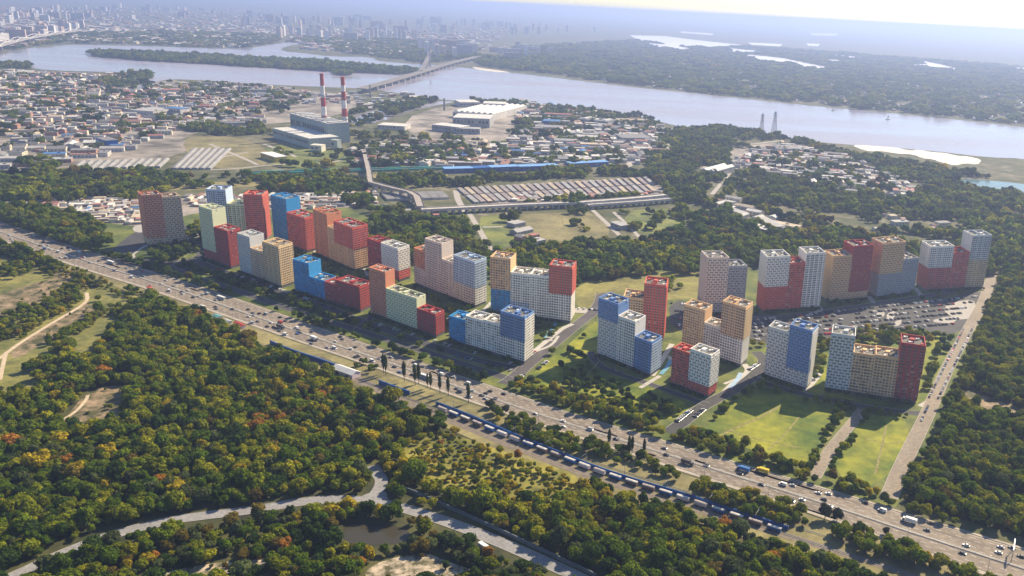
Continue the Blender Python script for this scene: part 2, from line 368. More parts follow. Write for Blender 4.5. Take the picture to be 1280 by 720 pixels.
sheet('verge', [(-60, 281), (0, 302), (105, 338), (188, 364), (253, 387), (325, 412), (400, 438), (505, 475), (588, 505), (651, 526), (713, 547), (862, 595), (1004, 641), (1167, 699), (1280, 738), (1400, 776), (1200, 780), (1000, 695), (830, 640), (740, 610), (640, 572), (520, 517), (400, 462), (253, 398), (105, 344), (0, 306)], .03, grass_dry, 0)
LAWNS = [[(655, 474), (672, 462), (700, 440), (742, 402), (750, 405), (745, 442), (762, 466), (812, 482), (868, 508), (840, 528), (770, 512), (700, 496)],
         [(890, 522), (945, 484), (958, 480), (1030, 500), (1052, 508), (1012, 590), (960, 568), (880, 545)],
         [(1078, 518), (1148, 524), (1106, 612), (1035, 592), (1065, 545)], [(945, 432), (1020, 425), (1110, 414), (1195, 422), (1165, 512), (1050, 500), (940, 470)]]
for l in LAWNS: sheet('lawn', l, .06, grass_lawn)
sheet('field', [(718, 352), (800, 342), (880, 336), (890, 345), (886, 374), (835, 374), (760, 384), (722, 390)], .07, mat('meadow', (.13, .125, .035), col2=(.22, .2, .05), var=.2, scale=.02, scale2=.15))
sheet('field', [(592, 271), (629, 268), (640, 283), (652, 300), (618, 316)], .05, grass)
FIELD_B = [(640, 268), (700, 266), (742, 264), (768, 291), (740, 300), (700, 302), (664, 306)]
sheet('field', FIELD_B, .05, grass_dry)
sheet('field', [(774, 264), (850, 259), (862, 285), (800, 298)], .05, grass)
sheet('field', [(225, 175), (262, 167), (325, 178), (345, 205), (285, 214), (240, 200)], .05, grass_dry)
sheet('field', [(330, 176), (420, 190), (470, 185), (555, 205), (450, 212), (340, 213)], .05, grass)
sheet('field', [(200, 232), (330, 224), (450, 218), (560, 216), (560, 222), (330, 232), (210, 240)], .06, grass_dry)
sheet('industrial_yard', [(0, 92), (60, 92), (180, 94), (240, 104), (390, 113), (430, 118), (460, 120), (430, 145), (340, 155), (225, 166), (240, 195), (80, 215), (0, 215), (-80, 200), (-80, 110)], .04, mat('yard', (.13, .12, .09), col2=(.3, .26, .22), var=.3, scale=.012, scale2=.05))
sheet('industrial_yard', [(500, 150), (560, 130), (650, 135), (760, 142), (850, 165), (815, 205), (700, 206), (560, 210), (480, 195), (520, 175)], .04, MATS['yard'])
sheet('industrial_yard', [(905, 186), (985, 176), (1060, 196), (1150, 236), (1130, 249), (1050, 241), (990, 226), (915, 209)], .04, MATS['yard'])
sheet('industrial_yard', [(570, 236), (815, 221), (836, 244), (700, 254), (600, 259)], .04, MATS['yard'])
sheet('industrial_yard', [(-20, 252), (90, 247), (180, 250), (260, 246), (360, 244), (470, 240), (470, 258), (360, 262), (260, 262), (180, 284), (130, 278), (70, 262), (-20, 262)], .045, MATS['yard'])
sheet('parking_lot', [(835, 374), (880, 381), (950, 396), (1060, 389), (1120, 377), (1180, 374), (1232, 361), (1228, 378), (1205, 412), (1182, 421), (1150, 410), (1100, 414), (1030, 427), (940, 430), (900, 427), (840, 414)], .08, asphalt_dark, 1)
for p in ([(1175, 385), (1205, 374), (1222, 378), (1215, 398), (1195, 400)], [(1095, 391), (1105, 388), (1106, 396), (1096, 398)], [(1108, 392), (1120, 388), (1118, 398), (1109, 400)], [(1118, 402), (1128, 399), (1125, 407), (1117, 408)], [(1160, 402), (1185, 395), (1198, 398), (1190, 405)]):
    sheet('paved_island', p, .11, concrete)
sheet('plaza', [(128, 324), (158, 296), (178, 286), (200, 288), (245, 280), (258, 300), (262, 330), (225, 341), (180, 336), (150, 330)], .07, asphalt_dark)
sheet('plaza_paving', [(165, 283), (182, 279), (187, 290), (168, 291)], .1, concrete); sheet('plaza_paving', [(232, 284), (248, 280), (254, 292), (240, 302), (233, 300)], .1, concrete)
sheet('plaza_paving', [(150, 330), (184, 303), (187, 307), (165, 325)], .1, concrete); sheet('lawn', [(163, 322), (184, 306), (187, 312), (232, 310), (250, 318), (228, 326), (190, 323)], .1, MATS['verge_grass'])
for l in ([(-20, 262), (40, 256), (90, 252), (180, 258)], [(95, 247), (88, 256), (74, 266)], [(0, 257), (60, 258), (100, 262)]): strip('lane', l, 12, .1, mat('pale_lane', (.42, .37, .31), var=.2))

STREETS = [([(205, 332), (250, 349), (287, 360), (325, 374), (400, 399), (457, 416), (520, 436), (591, 459), (640, 475)], 9, asphalt_dark),
           ([(240, 322), (252, 330), (299, 347), (358, 368), (400, 382), (457, 404), (544, 434), (614, 455), (650, 462)], 11, asphalt_dark),
           ([(630, 480), (645, 470), (662, 454), (703, 421), (726, 402), (742, 391), (750, 378), (752, 366)], 12, asphalt),
           ([(836, 541), (859, 524), (881, 506), (920, 487), (945, 468), (958, 452), (945, 440)], 11, asphalt_dark),
           ([(738, 440), (745, 454), (764, 465), (812, 480), (850, 494), (884, 506)], 7, asphalt_dark),
           ([(940, 470), (954, 479), (999, 492), (1032, 499), (1082, 509), (1143, 517), (1162, 517)], 8, asphalt_dark),
           ([(1111, 622), (1126, 585), (1160, 517), (1184, 460), (1210, 412), (1229, 379), (1237, 352), (1243, 344)], 11, asphalt_warm),
           ([(1018, 597), (1041, 557), (1068, 526), (1078, 512)], 8, asphalt_warm),
           ([(212, 336), (230, 326), (240, 318), (262, 316)], 10, asphalt), ([(445, 412), (462, 400), (466, 392)], 6, asphalt_dark),
           ([(718, 388), (750, 390), (800, 392)], 14, concrete),
           ([(935, 398), (1000, 394), (1100, 379), (1170, 368), (1230, 358)], 8, asphalt),
           ([(1008, 395), (1028, 388), (1022, 382)], 5, concrete), ([(1092, 379), (1086, 370)], 5, concrete), ([(1152, 370), (1144, 360)], 5, concrete)]
for l, w, m in STREETS: strip('street', l, w, .09, m, .35)
for l, w in (([(660, 446), (700, 412), (716, 405)], 5), ([(668, 440), (690, 432), (698, 420)], 3), ([(676, 418), (690, 426)], 3), ([(840, 430), (815, 470)], 5), ([(836, 445), (850, 470)], 4), ([(898, 500), (915, 480), (938, 465), (930, 455)], 6),
             ([(905, 480), (930, 470)], 3), ([(1004, 488), (1016, 478), (1024, 466)], 6), ([(1150, 508), (1165, 500), (1170, 490)], 5), ([(800, 485), (825, 470)], 4), ([(548, 405), (565, 395)], 3), ([(460, 345), (452, 330)], 4),
             ([(388, 320), (396, 312)], 3), ([(600, 393), (614, 378)], 4)):
    strip('path', l, w, .13, mat('paving', (.42, .4, .37), var=.1))
strip('bicycle_path', [(697, 400), (690, 412), (680, 422)], 3, .15, mat('blue_path', (.12, .3, .42))); strip('bicycle_path', [(912, 485), (922, 475), (926, 466)], 4, .15, mat('pale_blue_path', (.3, .42, .55)))
strip('bicycle_path', [(826, 468), (835, 458), (838, 450)], 4, .15, MATS['blue_path'])
# mid-distance roads, foreground road and tracks
pale_road = mat('pale_road', (.36, .33, .3), var=.15)
for l, w in (([(586, 266), (603, 293), (617, 320)], 8), ([(631, 266), (643, 282), (656, 299), (665, 310), (690, 312)], 7), ([(603, 284), (640, 283)], 6), ([(740, 262), (765, 285), (780, 300)], 7), ([(570, 238), (572, 250), (582, 265)], 10),
             ([(767, 265), (785, 282), (800, 297)], 6), ([(912, 178), (925, 182), (975, 176)], 10), ([(917, 212), (926, 200), (945, 192), (975, 184)], 12), ([(890, 243), (905, 225), (916, 211)], 8), ([(870, 222), (882, 208)], 8), ([(780, 211), (793, 202), (800, 186)], 14),
             ([(445, 192), (470, 180), (482, 174)], 12), ([(220, 210), (280, 213), (345, 205), (400, 205), (430, 200)], 7), ([(262, 180), (310, 200), (322, 206)], 7), ([(250, 202), (310, 190)], 6), ([(860, 265), (880, 275), (910, 285)], 5), ([(700, 312), (760, 318), (850, 312)], 6), ([(330, 180), (370, 196)], 8), ([(0, 192), (120, 178), (230, 158), (340, 148)], 14)):
    strip('country_road', l, w, .1, pale_road)
FG_ROAD = [(-60, 750), (20, 720), (70, 695), (140, 668), (210, 651), (260, 644), (300, 640), (350, 632), (385, 626), (425, 624), (460, 626), (500, 634), (540, 646), (580, 660), (630, 680), (680, 702), (740, 730)]
strip('foreground_road', FG_ROAD, 8.5, .1, mat('grey_road', (.24, .235, .24), var=.12, scale=.05, scale2=.5), .3)
strip('foreground_road', [(462, 626), (474, 612), (478, 600), (470, 590), (466, 582)], 8, .12, MATS['grey_road'])
sheet('road_junction', [(440, 626), (466, 614), (482, 612), (486, 628), (470, 632)], .13, MATS['grey_road'])
TRACKS = [([(-20, 460), (0, 448), (20, 432), (52, 412), (75, 398), (100, 384), (110, 375), (108, 366)], 3.5), ([(78, 525), (95, 515), (108, 500), (110, 494)], 2.5), ([(0, 475), (4, 455), (8, 440)], 3)]
for l, w in TRACKS: strip('dirt_track', l, w, .12, mat('track', (.5, .4, .28), var=.15))
HILL = [(-110, 296), (0, 308), (100, 345), (190, 374), (160, 402), (125, 442), (62, 492), (-110, 505)]
sheet('hillside', HILL, .05, mat('hill_grass', (.10, .12, .025), col2=(.2, .18, .05), scale=.03, var=.25, scale2=.2))
CLEARINGS = [[(-30, 378), (20, 362), (55, 350), (88, 346), (92, 354), (60, 372), (25, 390), (-30, 402)], [(60, 345), (90, 334), (100, 342), (80, 352)], [(10, 440), (50, 415), (100, 378), (128, 384), (110, 400), (60, 425), (20, 450)],
             [(75, 533), (95, 505), (112, 488), (150, 480), (166, 486), (152, 520), (115, 538)], [(240, 556), (262, 534), (277, 528), (276, 538), (256, 556)], [(215, 580), (240, 572), (245, 578), (225, 585)],
             [(130, 470), (165, 462), (168, 474), (140, 478)], [(1196, 490), (1215, 486), (1245, 500), (1280, 512), (1280, 522), (1230, 512), (1200, 500)]]
for c in CLEARINGS: sheet('clearing', c, .08, dirt)
PALE = [[(295, 712), (318, 698), (335, 698), (330, 712), (305, 722)], [(455, 714), (480, 700), (530, 690), (560, 702), (600, 716), (590, 728), (460, 728)], [(180, 722), (240, 708), (300, 700), (292, 722), (240, 732)]]
for c in PALE: sheet('sandy_bank', c, .1, mat('pale_sand', (.09, .09, .04), col2=(.4, .33, .25), var=.2, scale=.15, low=.4, high=.6))
worn = mat('worn_grass', (.15, .135, .04), col2=(.25, .22, .08), scale=.3, var=.2)
for l, w in (([(975, 508), (950, 522), (918, 536), (900, 545)], 2.2), ([(1108, 532), (1102, 560), (1094, 592)], 1.6), ([(1045, 512), (1040, 540), (1022, 575)], 1.5), ([(700, 484), (735, 470), (748, 452)], 1.8), ([(770, 500), (800, 512), (845, 520)], 1.6), ([(1000, 520), (980, 545), (960, 562)], 1.2), ([(905, 536), (940, 548), (1000, 560)], 1.3), ([(1080, 548), (1110, 556), (1128, 552)], 1.2), ([(735, 372), (790, 352), (870, 350)], 2), ([(668, 300), (700, 284), (740, 280)], 2), ([(700, 268), (712, 300)], 2)):
    strip('footpath', l, w, .14, worn)
M = MB(); pr = random.Random(4)
for k in range(70):
    i = pr.randrange(NL)
    if i == 5: continue
    s = pr.uniform(10, HWLEN - 90); Ls = pr.uniform(8, 60)
    for t in range(int(Ls / 6) + 1):
        a, b, c, d = hw(s + t * 6, (i + .08) / NL), hw(s + t * 6 + 6, (i + .08) / NL), hw(s + t * 6 + 6, (i + .92) / NL), hw(s + t * 6, (i + .92) / NL); zz = Vector((0, 0, .107))
        M.quad(d + zz, c + zz, b + zz, a + zz, pr.random() < 0 or k % 2)
tag(M.build('road_patches', [mat('patch_dark', (.155, .13, .105), scale=.2, var=.15), mat('patch_pale', (.24, .2, .16), scale=.2, var=.12)]), kind='structure')
MEADOW_Y = [(492, 548), (560, 540), (640, 568), (735, 597), (715, 628), (640, 630), (560, 622), (505, 590)]
sheet('meadow', MEADOW_Y, .06, mat('yellow_meadow', (.12, .13, .025), col2=(.24, .21, .035), var=.25, scale=.03, scale2=.2))
POND = [(428, 658), (440, 652), (480, 655), (512, 662), (510, 676), (490, 681), (455, 682), (430, 678)]
sheet('pond', POND, .14, pond_m)
sheet('rail_bed', [(395, 444), (470, 480), (640, 552), (740, 592), (830, 620), (990, 668), (1130, 712), (1250, 755), (1236, 760), (1122, 717), (983, 673), (822, 627), (733, 598), (633, 559), (462, 487), (388, 452)], .09, mat('ballast', (.17, .14, .11), var=.2, scale=.3), 0)

# ------------------------------------------------------------------ residential blocks
SECT_NAMES = {}
def facade(M, W, o, u, n, L, z0, z1, fh, style, mi, inset=0.0):
    """floor bands, piers and window openings of one wall face; o = left foot seen from outside, u along, n outward"""
    u, n, o = Vector(u), Vector(n), Vector(o); P = .3; nb = max(2, round(L / 2.55)); pitch = L / nb; nf = max(1, round((z1 - z0) / fh)); f = (z1 - z0) / nf
    wh = f * (.54 if style == 'stagger' else .62); sill = f * (.3 if style == 'stagger' else .26); rnd = random.Random(int(L * 100) + int(z0 * 7) + mi)
    wide = [rnd.random() < .5 for _ in range(nb)]; solid = {rnd.randrange(nb) for _ in range(max(1, nb // 4))} if nb > 3 else set()
    for k in range(nf):
        z = z0 + k * f
        M.pbox(o + Vector((0, 0, z)), u * L, n * P, (0, 0, sill), mi)
        M.pbox(o + Vector((0, 0, z + sill + wh)), u * L, n * P, (0, 0, f - sill - wh - .01), mi)
        x = 0.0; lo = []
        for j in range(nb):
            ww = 1.85 if style == 'plain' else (2.1 if wide[j] else 1.35)
            sh = 0.0
            if style == 'stagger': sh = (.34 if (k + j) % 2 else -.34); ww = 1.4
            elif style == 'mixed' and (k // 2 + j) % 3 == 0: ww = 1.15 if wide[j] else 2.1
            elif style == 'pairs': sh = .3 if j % 2 == 0 else -.3; ww = 1.85
            if j in solid and style != 'stagger': ww *= .62
            ww = min(ww, pitch * .86); c = (j + .5) * pitch + sh; a = min(max(c - ww / 2, x + .15), L - ww - .15)
            if a - x > .02: M.pbox(o + u * x + Vector((0, 0, z + sill)), u * (a - x), n * P, (0, 0, wh), mi)
            W.append((o + u * (a + ww / 2) + Vector((0, 0, z + sill)) + n * .02, u, n, ww, wh)); x = a + ww
        if L - x > .02: M.pbox(o + u * x + Vector((0, 0, z + sill)), u * (L - x), n * P, (0, 0, wh), mi)
frame_m = mat('window_frame', (.42, .41, .4), var=.1, rough=.5)
def window_geo(M, c, u, n, w, h):
    u, n = Vector(u), Vector(n); Z = Vector((0, 0, 1)); a = c - u * w / 2
    M.quad(a, a + u * w, a + u * w + Z * h, a + Z * h, 0)
    M.pbox(c - u * .05 + n * .005, u * .1, n * .07, Z * h, 1); M.pbox(a + n * .005, u * w, n * .12, Z * .1, 1); M.pbox(a + n * .005 + Z * (h - .09), u * w, n * .07, Z * .09, 1)
WMESH = {}
def wmesh(w, h):
    k = (round(w, 1), round(h, 1))
    if k not in WMESH:
        M = MB(); window_geo(M, Vector((0, 0, 0)), (1, 0, 0), (0, -1, 0), w, h); WMESH[k] = M.mesh('window', [glass_m, frame_m])
    return WMESH[k]
BLOCKS = []
def block(label, A, B, depth, skew, sections, endL=None, endR=None, short=None, dark_base=True, group=None):
    a, b = g(*A), g(*B); u = (b - a).normalized(); L = (b - a).length; rz = math.atan2(u.y, u.x)
    root = empty('apartment_block', a, rz, label, 'apartment block', group)
    dang = R(90 + skew); D = Vector((math.cos(dang), math.sin(dang), 0)); X = Vector((1, 0, 0)); nL = Vector((-D.y, D.x, 0)); nR = -nL
    nL = nL if nL.x < 0 else -nL; nR = -nL; allw = []
    info = []
    for (f0, f1, tp, bands, style) in sections:
        p = a.lerp(b, f0); info.append((f0 * L, f1 * L, height_at(p, *tp)))
    for si, (f0, f1, tp, bands, style) in enumerate(sections):
        x0, x1, h = info[si]; first, last = si == 0, si == len(sections) - 1; body = h - 2.4; pl = 3.2; nfl = max(3, round((body - pl) / 2.6)); fh = (body - pl) / nfl
        Mp = MB(); Mp.pbox((x0 + .4, .5, 0), X * (x1 - x0 - .8), D * (depth - 1), (0, 0, pl)); Mp.build('plinth', plinth_m, root)
        prev = 0.0; zb = pl
        for bi, (ft, c, off) in enumerate(bands):
            k1 = round(nfl * ft); z1 = pl + k1 * fh if ft < .999 else body; M = MB()
            oL = off if first else 0; oR = off if last else 0
            # a proud upper volume swells outwards on the front and the free ends
            o = Vector((x0 - oL, -off, 0)); wdt = x1 - x0 + oL + oR; dd = D * (depth + off)
            M.pbox(o + Vector((0, 0, zb)), X * wdt, dd, (0, 0, z1 - zb - (.02 if ft < .999 else 0)), 0, bottom=True)
            facade(M, allw, o + Vector((0, 0, 0)), X, (0, -1, 0), wdt, zb, z1, fh, style, 0)
            wall = None
            ends = []
            if last: ends.append((o + X * wdt, D, nR, endR))
            if first: ends.append((o + dd, -D, nL, endL))
            for (eo, eu, en, ec) in ends:
                el = dd.length
                if ec and ec.get(bi, c) != c:
                    M2 = MB(); M2.pbox(eo + en * .01 + Vector((0, 0, zb)), eu * el, en * .1, (0, 0, z1 - zb - .03), 0); facade(M2, allw, eo + en * .12, eu, en, el, zb, z1, fh, 'plain', 0)
                    tag(M2.build('end_wall', wallm(ec[bi]), root), 'white end wall' if ec[bi] == 'white' else ec[bi] + ' end wall')
                else: facade(M, allw, eo, eu, en, el, zb, z1, fh, 'plain' if style != 'stagger' else 'stagger', 0)
            w = M.build('wall', wallm(c), root)
            if len(bands) > 1: w['label'] = {'red': 'red', 'dred': 'dark red', 'cyan': 'bright blue', 'blue': 'blue', 'pblue': 'pale blue', 'white': 'white', 'pink': 'pinkish grey', 'tan': 'tan', 'orange': 'orange', 'brown': 'brown', 'cream': 'pale green', 'grey': 'grey', 'rust': 'rusty red', 'sand': 'sand coloured', 'dgrey': 'grey'}[c] + (' upper storeys' if bi == len(bands) - 1 else ' lower storeys')
            if ft >= .999:
                # parapet ring, roof deck, rooftop boxes
                c_par = wallm(c); M = MB(); t = .7; zt = z1
                M.pbox(o + Vector((0, 0, zt)), X * wdt, D * t, (0, 0, 2.4)); M.pbox(o + D * (dd.length - t) + Vector((0, 0, zt)), X * wdt, D * t, (0, 0, 2.4))
                M.pbox(o + D * t + Vector((0, 0, zt)), X * t, D * (dd.length - 2 * t), (0, 0, 2.39)); M.pbox(o + X * (wdt - t) + D * t + Vector((0, 0, zt)), X * t, D * (dd.length - 2 * t), (0, 0, 2.39))
                if wdt > 24: M.pbox(o + X * (wdt / 2 - .3) + D * t + Vector((0, 0, zt)), X * .7, D * (dd.length - 2 * t), (0, 0, 2.3))
                M.build('parapet', c_par, root)
                Md = MB(); Md.pbox(o + X * t + D * t + Vector((0, 0, zt)), X * (wdt - 2 * t), D * (dd.length - 2 * t), (0, 0, .25)); Md.build('roof', roof_deck, root)
                rr = random.Random(si * 31 + int(A[0])); nv = max(2, int(wdt / 4.5)); ztop = zt + .25
                Mh = MB(); cxh = wdt * rr.uniform(.4, .6); cyh = dd.length * rr.uniform(.35, .6); q = o + X * cxh + D * cyh
                Mh.box((q.x, q.y, ztop), (3.6, 4.6, 2.9), 0, 0); Mh.box((q.x - 2.4, q.y + .5, ztop), (1.3, 2.4, 1.7), 0, 0); Mh.build('lift_housing', c_par, root)
                for v in range(nv):
                    Mv = MB(); q = o + X * (wdt * (v + .5) / nv + rr.uniform(-.6, .6)) + D * (dd.length * (.26 if v % 2 else .74) + rr.uniform(-.8, .8))
                    Mv.box((q.x, q.y, ztop), (rr.uniform(1.4, 2.4), rr.uniform(1.8, 3.4), rr.uniform(1.1, 1.9)), rr.uniform(0, .1), 0)
                    Mv.tube((q.x + 1.8, q.y + 1, ztop), (q.x + 1.8, q.y + 1, ztop + 1.7), .75, .75, 8)
                    Mv.build('roof_vent', c_par if rr.random() < .45 else vent_white, root)
            zb = z1
    # windows: the hundred that show largest on their own, the others together
    rm = root.matrix_basis if False else Matrix.Translation(a) @ Matrix.Rotation(rz, 4, 'Z'); cpos = Vector((0, 0, H))
    ws = sorted(allw, key=lambda w: ((rm @ w[0]) - cpos).length - (9 if w[2].y < -.9 else 0))
    for (c, uu, n, w, h) in ws[:100]:
        o = inst('window', wmesh(w, h), root, c, math.atan2(uu.y, uu.x))
    M = MB()
    for (c, uu, n, w, h) in ws[100:]: window_geo(M, c, uu, n, w, h)
    if M.v: tag(M.build('windows', [glass_m, frame_m], root), kind='stuff')
    BLOCKS.append((short or label, a.lerp(b, .5), (a, b, D, depth)))
    return root
S = lambda f0, f1, tp, bands, style='plain': (f0, f1, tp, [(b[0], b[1], b[2] if len(b) > 2 else 0) for b in bands], style)
DL, DR = 18, 25; KL, KR = 13, -10
GP = 'colourful apartment blocks of the housing estate'
block('lone red and brown apartment tower beside the grey asphalt plaza', (186.5, 309), (232.5, 305), 24, 8, [S(0, .5, (177.5, 243.8), [(.13, 'brown'), (1, 'rust', .5)], 'stagger'), S(.5, 1, (203.8, 246.2), [(.13, 'brown'), (1, 'brown')], 'stagger')], group=GP, short='lone brown tower')
block('pale blue, cream and tall red tower block behind the pale green tower', (264, 299.5), (332.5, 302), 26, 5, [S(0, .35, (256.6, 236.2), [(1, 'pblue')]), S(.35, .66, (282.4, 254.3), [(1, 'cream')], 'pairs'), S(.66, 1, (304, 242.5), [(1, 'red')], 'mixed')], group=GP, short='pale blue and red block')
block('pale green tower with a dark red tower at its front corner', (256.5, 324), (289, 336.5), DL, KL, [S(0, .5, (250, 257), [(.17, 'dred'), (1, 'cream', .6)], 'stagger'), S(.5, 1, (266.5, 283.2), [(1, 'dred')], 'mixed')], group=GP, short='pale green tower')
block('light grey tower joined to a stepped sand coloured block by the side street', (301, 341), (352.2, 360.5), DL + 2, KL, [S(0, .31, (295.6, 291), [(1, 'grey')], 'stagger'), S(.31, .62, (314.5, 309.5), [(1, 'brown')], 'plain'), S(.62, 1, (332.2, 301), [(1, 'sand')], 'plain')], group=GP, short='grey and sand block')
block('bright blue tower joined to a lower coral red tower, at the back of the estate', (343, 301), (384, 316), 22, KL, [S(0, .47, (337, 243.3), [(1, 'cyan')], 'plain'), S(.47, 1, (359.3, 265), [(1, 'red', .4)], 'mixed')], group=GP, short='bright blue tower')
block('orange tower joined to a tan block whose upper half is red', (395, 318), (443.5, 339.6), 22, KL, [S(0, .36, (391, 260.8), [(1, 'orange')], 'plain'), S(.36, .55, (411.5, 282), [(1, 'tan')], 'plain'), S(.55, 1, (421.7, 275.4), [(.5, 'tan'), (1, 'red', .8)], 'plain')], group=GP, short='orange and red block')
block('dark red tower joined to a white tower with a red foot', (461, 338), (499, 353), DL, KL, [S(0, .47, (459.5, 297.3), [(1, 'dred')], 'mixed'), S(.47, 1, (478.5, 303), [(.3, 'red'), (1, 'white', .5)], 'stagger')], group=GP, short='red footed white tower')
block('stepped block, bright blue at one end and dark red at the other', (369, 365), (450.8, 391), DL + 1, KL, [S(0, .25, (366.2, 323.5), [(1, 'cyan')], 'mixed'), S(.25, .48, (388, 345.4), [(1, 'cyan')], 'mixed'), S(.48, .66, (409, 351.2), [(1, 'dred')], 'plain'), S(.66, 1, (424.6, 349.3), [(1, 'dred')], 'plain')], group=GP, short='blue and crimson block')
block('rusty orange tower with a pale green middle and small dark red end', (464, 393.5), (545, 423), 14, KL, [S(0, .26, (460.5, 333.8), [(1, 'rust')], 'stagger'), S(.26, .73, (483, 360), [(1, 'cream')], 'stagger'), S(.73, 1, (522.9, 384.8), [(1, 'dred')], 'mixed')], group=GP, short='rusty and green block')
block('long pinkish white block with high tower and pale blue end', (518.5, 356), (594, 385), DL + 1, KL, [S(0, .2, (516.3, 309.5), [(.47, 'pink'), (1, 'orange')], 'mixed'), S(.2, .48, (533.8, 297.5), [(1, 'pink')], 'plain'), S(.48, .68, (555, 323.3), [(1, 'pink')], 'plain'), S(.68, 1, (571.7, 318), [(.44, 'pink'), (1, 'pblue', .8)], 'plain')], endR={0: 'white', 1: 'pblue'}, group=GP, short='pinkish white block')
block('white block with orange over blue tower left, red topped tower right', (614, 391), (712.8, 404.5), 22, 8, [S(0, .25, (613, 320.4), [(.42, 'cyan'), (1, 'tan', .5)], 'mixed'), S(.25, .49, (638.5, 340), [(.34, 'pblue'), (1, 'white')], 'plain'), S(.49, .73, (663.5, 342.3), [(1, 'white')], 'plain'), S(.73, 1, (686, 330.5), [(.5, 'white'), (1, 'red', .8)], 'plain')], endR={0: 'white', 1: 'red'}, group=GP, short='red topped white block')
block('white block, low bright blue end, mid blue tower at street corner', (562, 427), (655.3, 455.6), DL, KL, [S(0, .23, (561.3, 394.4), [(1, 'cyan')], 'mixed'), S(.23, .47, (583.5, 394.2), [(1, 'white')], 'mixed'), S(.47, .70, (606, 399), [(1, 'white')], 'mixed'), S(.70, 1, (630, 388), [(.46, 'white'), (1, 'blue', .8)], 'plain')], endR={0: 'white', 1: 'white'}, group=GP, short='mid blue corner tower')
block('three step grey block with blue high top and blue low step', (746.7, 444.5), (812.5, 471), DL + 1, KL, [S(0, .37, (748, 371.7), [(.68, 'grey'), (1, 'blue', .5)], 'stagger'), S(.37, .69, (772.5, 394.2), [(1, 'white')], 'plain'), S(.69, 1, (793.3, 420), [(1, 'blue')], 'plain')], endR={0: 'pblue'}, group=GP, short='three step grey block')
block('tall slim red tower joined to a lower tan block behind the three step grey block', (777, 420), (829, 427), 24, 8, [S(0, .48, (779.7, 370), [(1, 'tan')], 'plain'), S(.48, 1, (803.9, 353.6), [(1, 'red')], 'plain')], group=GP, short='tall slim red tower')
block('twin tan towers on a cream block beside the big parking lot', (852, 434), (925.2, 459), DL, KL, [S(0, .36, (856.5, 379.8), [(1, 'tan')], 'plain'), S(.36, .64, (880.4, 402.7), [(1, 'pink')], 'plain'), S(.64, 1, (904.4, 375.6), [(.46, 'white'), (1, 'tan', .8)], 'plain')], endR={0: 'white', 1: 'sand'}, group=GP, short='twin tan towers')
block('small red block with a white tower standing on its red foot', (838.3, 481), (884.6, 498.5), 15, 8, [S(0, .47, (840.2, 434), [(1, 'red')], 'mixed'), S(.47, 1, (862.3, 435), [(.25, 'red'), (1, 'white', .6)], 'stagger')], group=GP, short='small red foot block')
block('grey tower joined to a taller blue tower with a white end', (954.6, 471), (1006.7, 488.5), DL, KL, [S(0, .5, (962.3, 407.5), [(1, 'grey')], 'stagger'), S(.5, 1, (986.7, 405), [(.24, 'grey'), (1, 'blue', .6)], 'stagger')], endR={0: 'white', 1: 'white'}, group=GP, short='tall blue tower')
block('white tower, long orange middle and dark red tower above the green lawns', (1030.8, 487.5), (1145, 505.8), 22, 2, [S(0, .26, (1040, 415.8), [(1, 'grey')], 'stagger'), S(.26, .5, (1067, 440), [(1, 'tan')], 'mixed'), S(.5, .75, (1094, 442.8), [(1, 'tan')], 'plain'), S(.75, 1, (1126.7, 427.5), [(.5, 'dred'), (1, 'dred', .5)], 'pairs')], group=GP, short='long orange block')
block('pinkish white tower joined to a slightly lower blue grey tower', (879.5, 393.5), (929, 393), DR, 3, [S(0, .53, (884, 321.4), [(.2, 'dgrey'), (1, 'pink')], 'stagger'), S(.53, 1, (912, 332.3), [(1, 'dgrey')], 'stagger')], group=GP, short='pinkish white tower')
block('white topped tower on wide red foot joined to taller white tower', (953, 391), (1024, 386), DR, KR, [S(0, .38, (958.4, 320.5), [(.46, 'red'), (1, 'white', .8)], 'stagger'), S(.38, .66, (983.6, 328.5), [(1, 'red')], 'mixed'), S(.66, 1, (1005.3, 316), [(1, 'white')], 'pairs')], group=GP, short='wide red footed block')
block('sand coloured block joined to a taller crimson tower', (1035, 379), (1082.8, 374.3), DR, KR, [S(0, .48, (1041.6, 320), [(1, 'tan')], 'stagger'), S(.48, 1, (1065.6, 307.5), [(.15, 'tan'), (1, 'dred')], 'stagger')], group=GP, short='crimson tower')
block('grey tower with tan upper storeys and a lower grey wing', (1095, 373.5), (1142, 367.5), DR, KR, [S(0, .58, (1101.6, 303.8), [(.43, 'dgrey'), (1, 'tan', .3)], 'stagger'), S(.58, 1, (1128.5, 323.8), [(1, 'dgrey')], 'stagger')], group=GP, short='tan topped tower')
block('wide red block with white cube top and tall sand coloured tower', (1155.3, 364.5), (1228.2, 361), DR, KR, [S(0, .38, (1163, 307.6), [(.55, 'red'), (1, 'white', .9)], 'plain'), S(.38, .67, (1190.3, 315.3), [(1, 'red')], 'mixed'), S(.67, 1, (1213.6, 293.8), [(.55, 'sand'), (1, 'grey')], 'plain')], endL={0: 'red', 1: 'white'}, endR={0: 'sand', 1: 'sand'}, group=GP, short='wide red block')

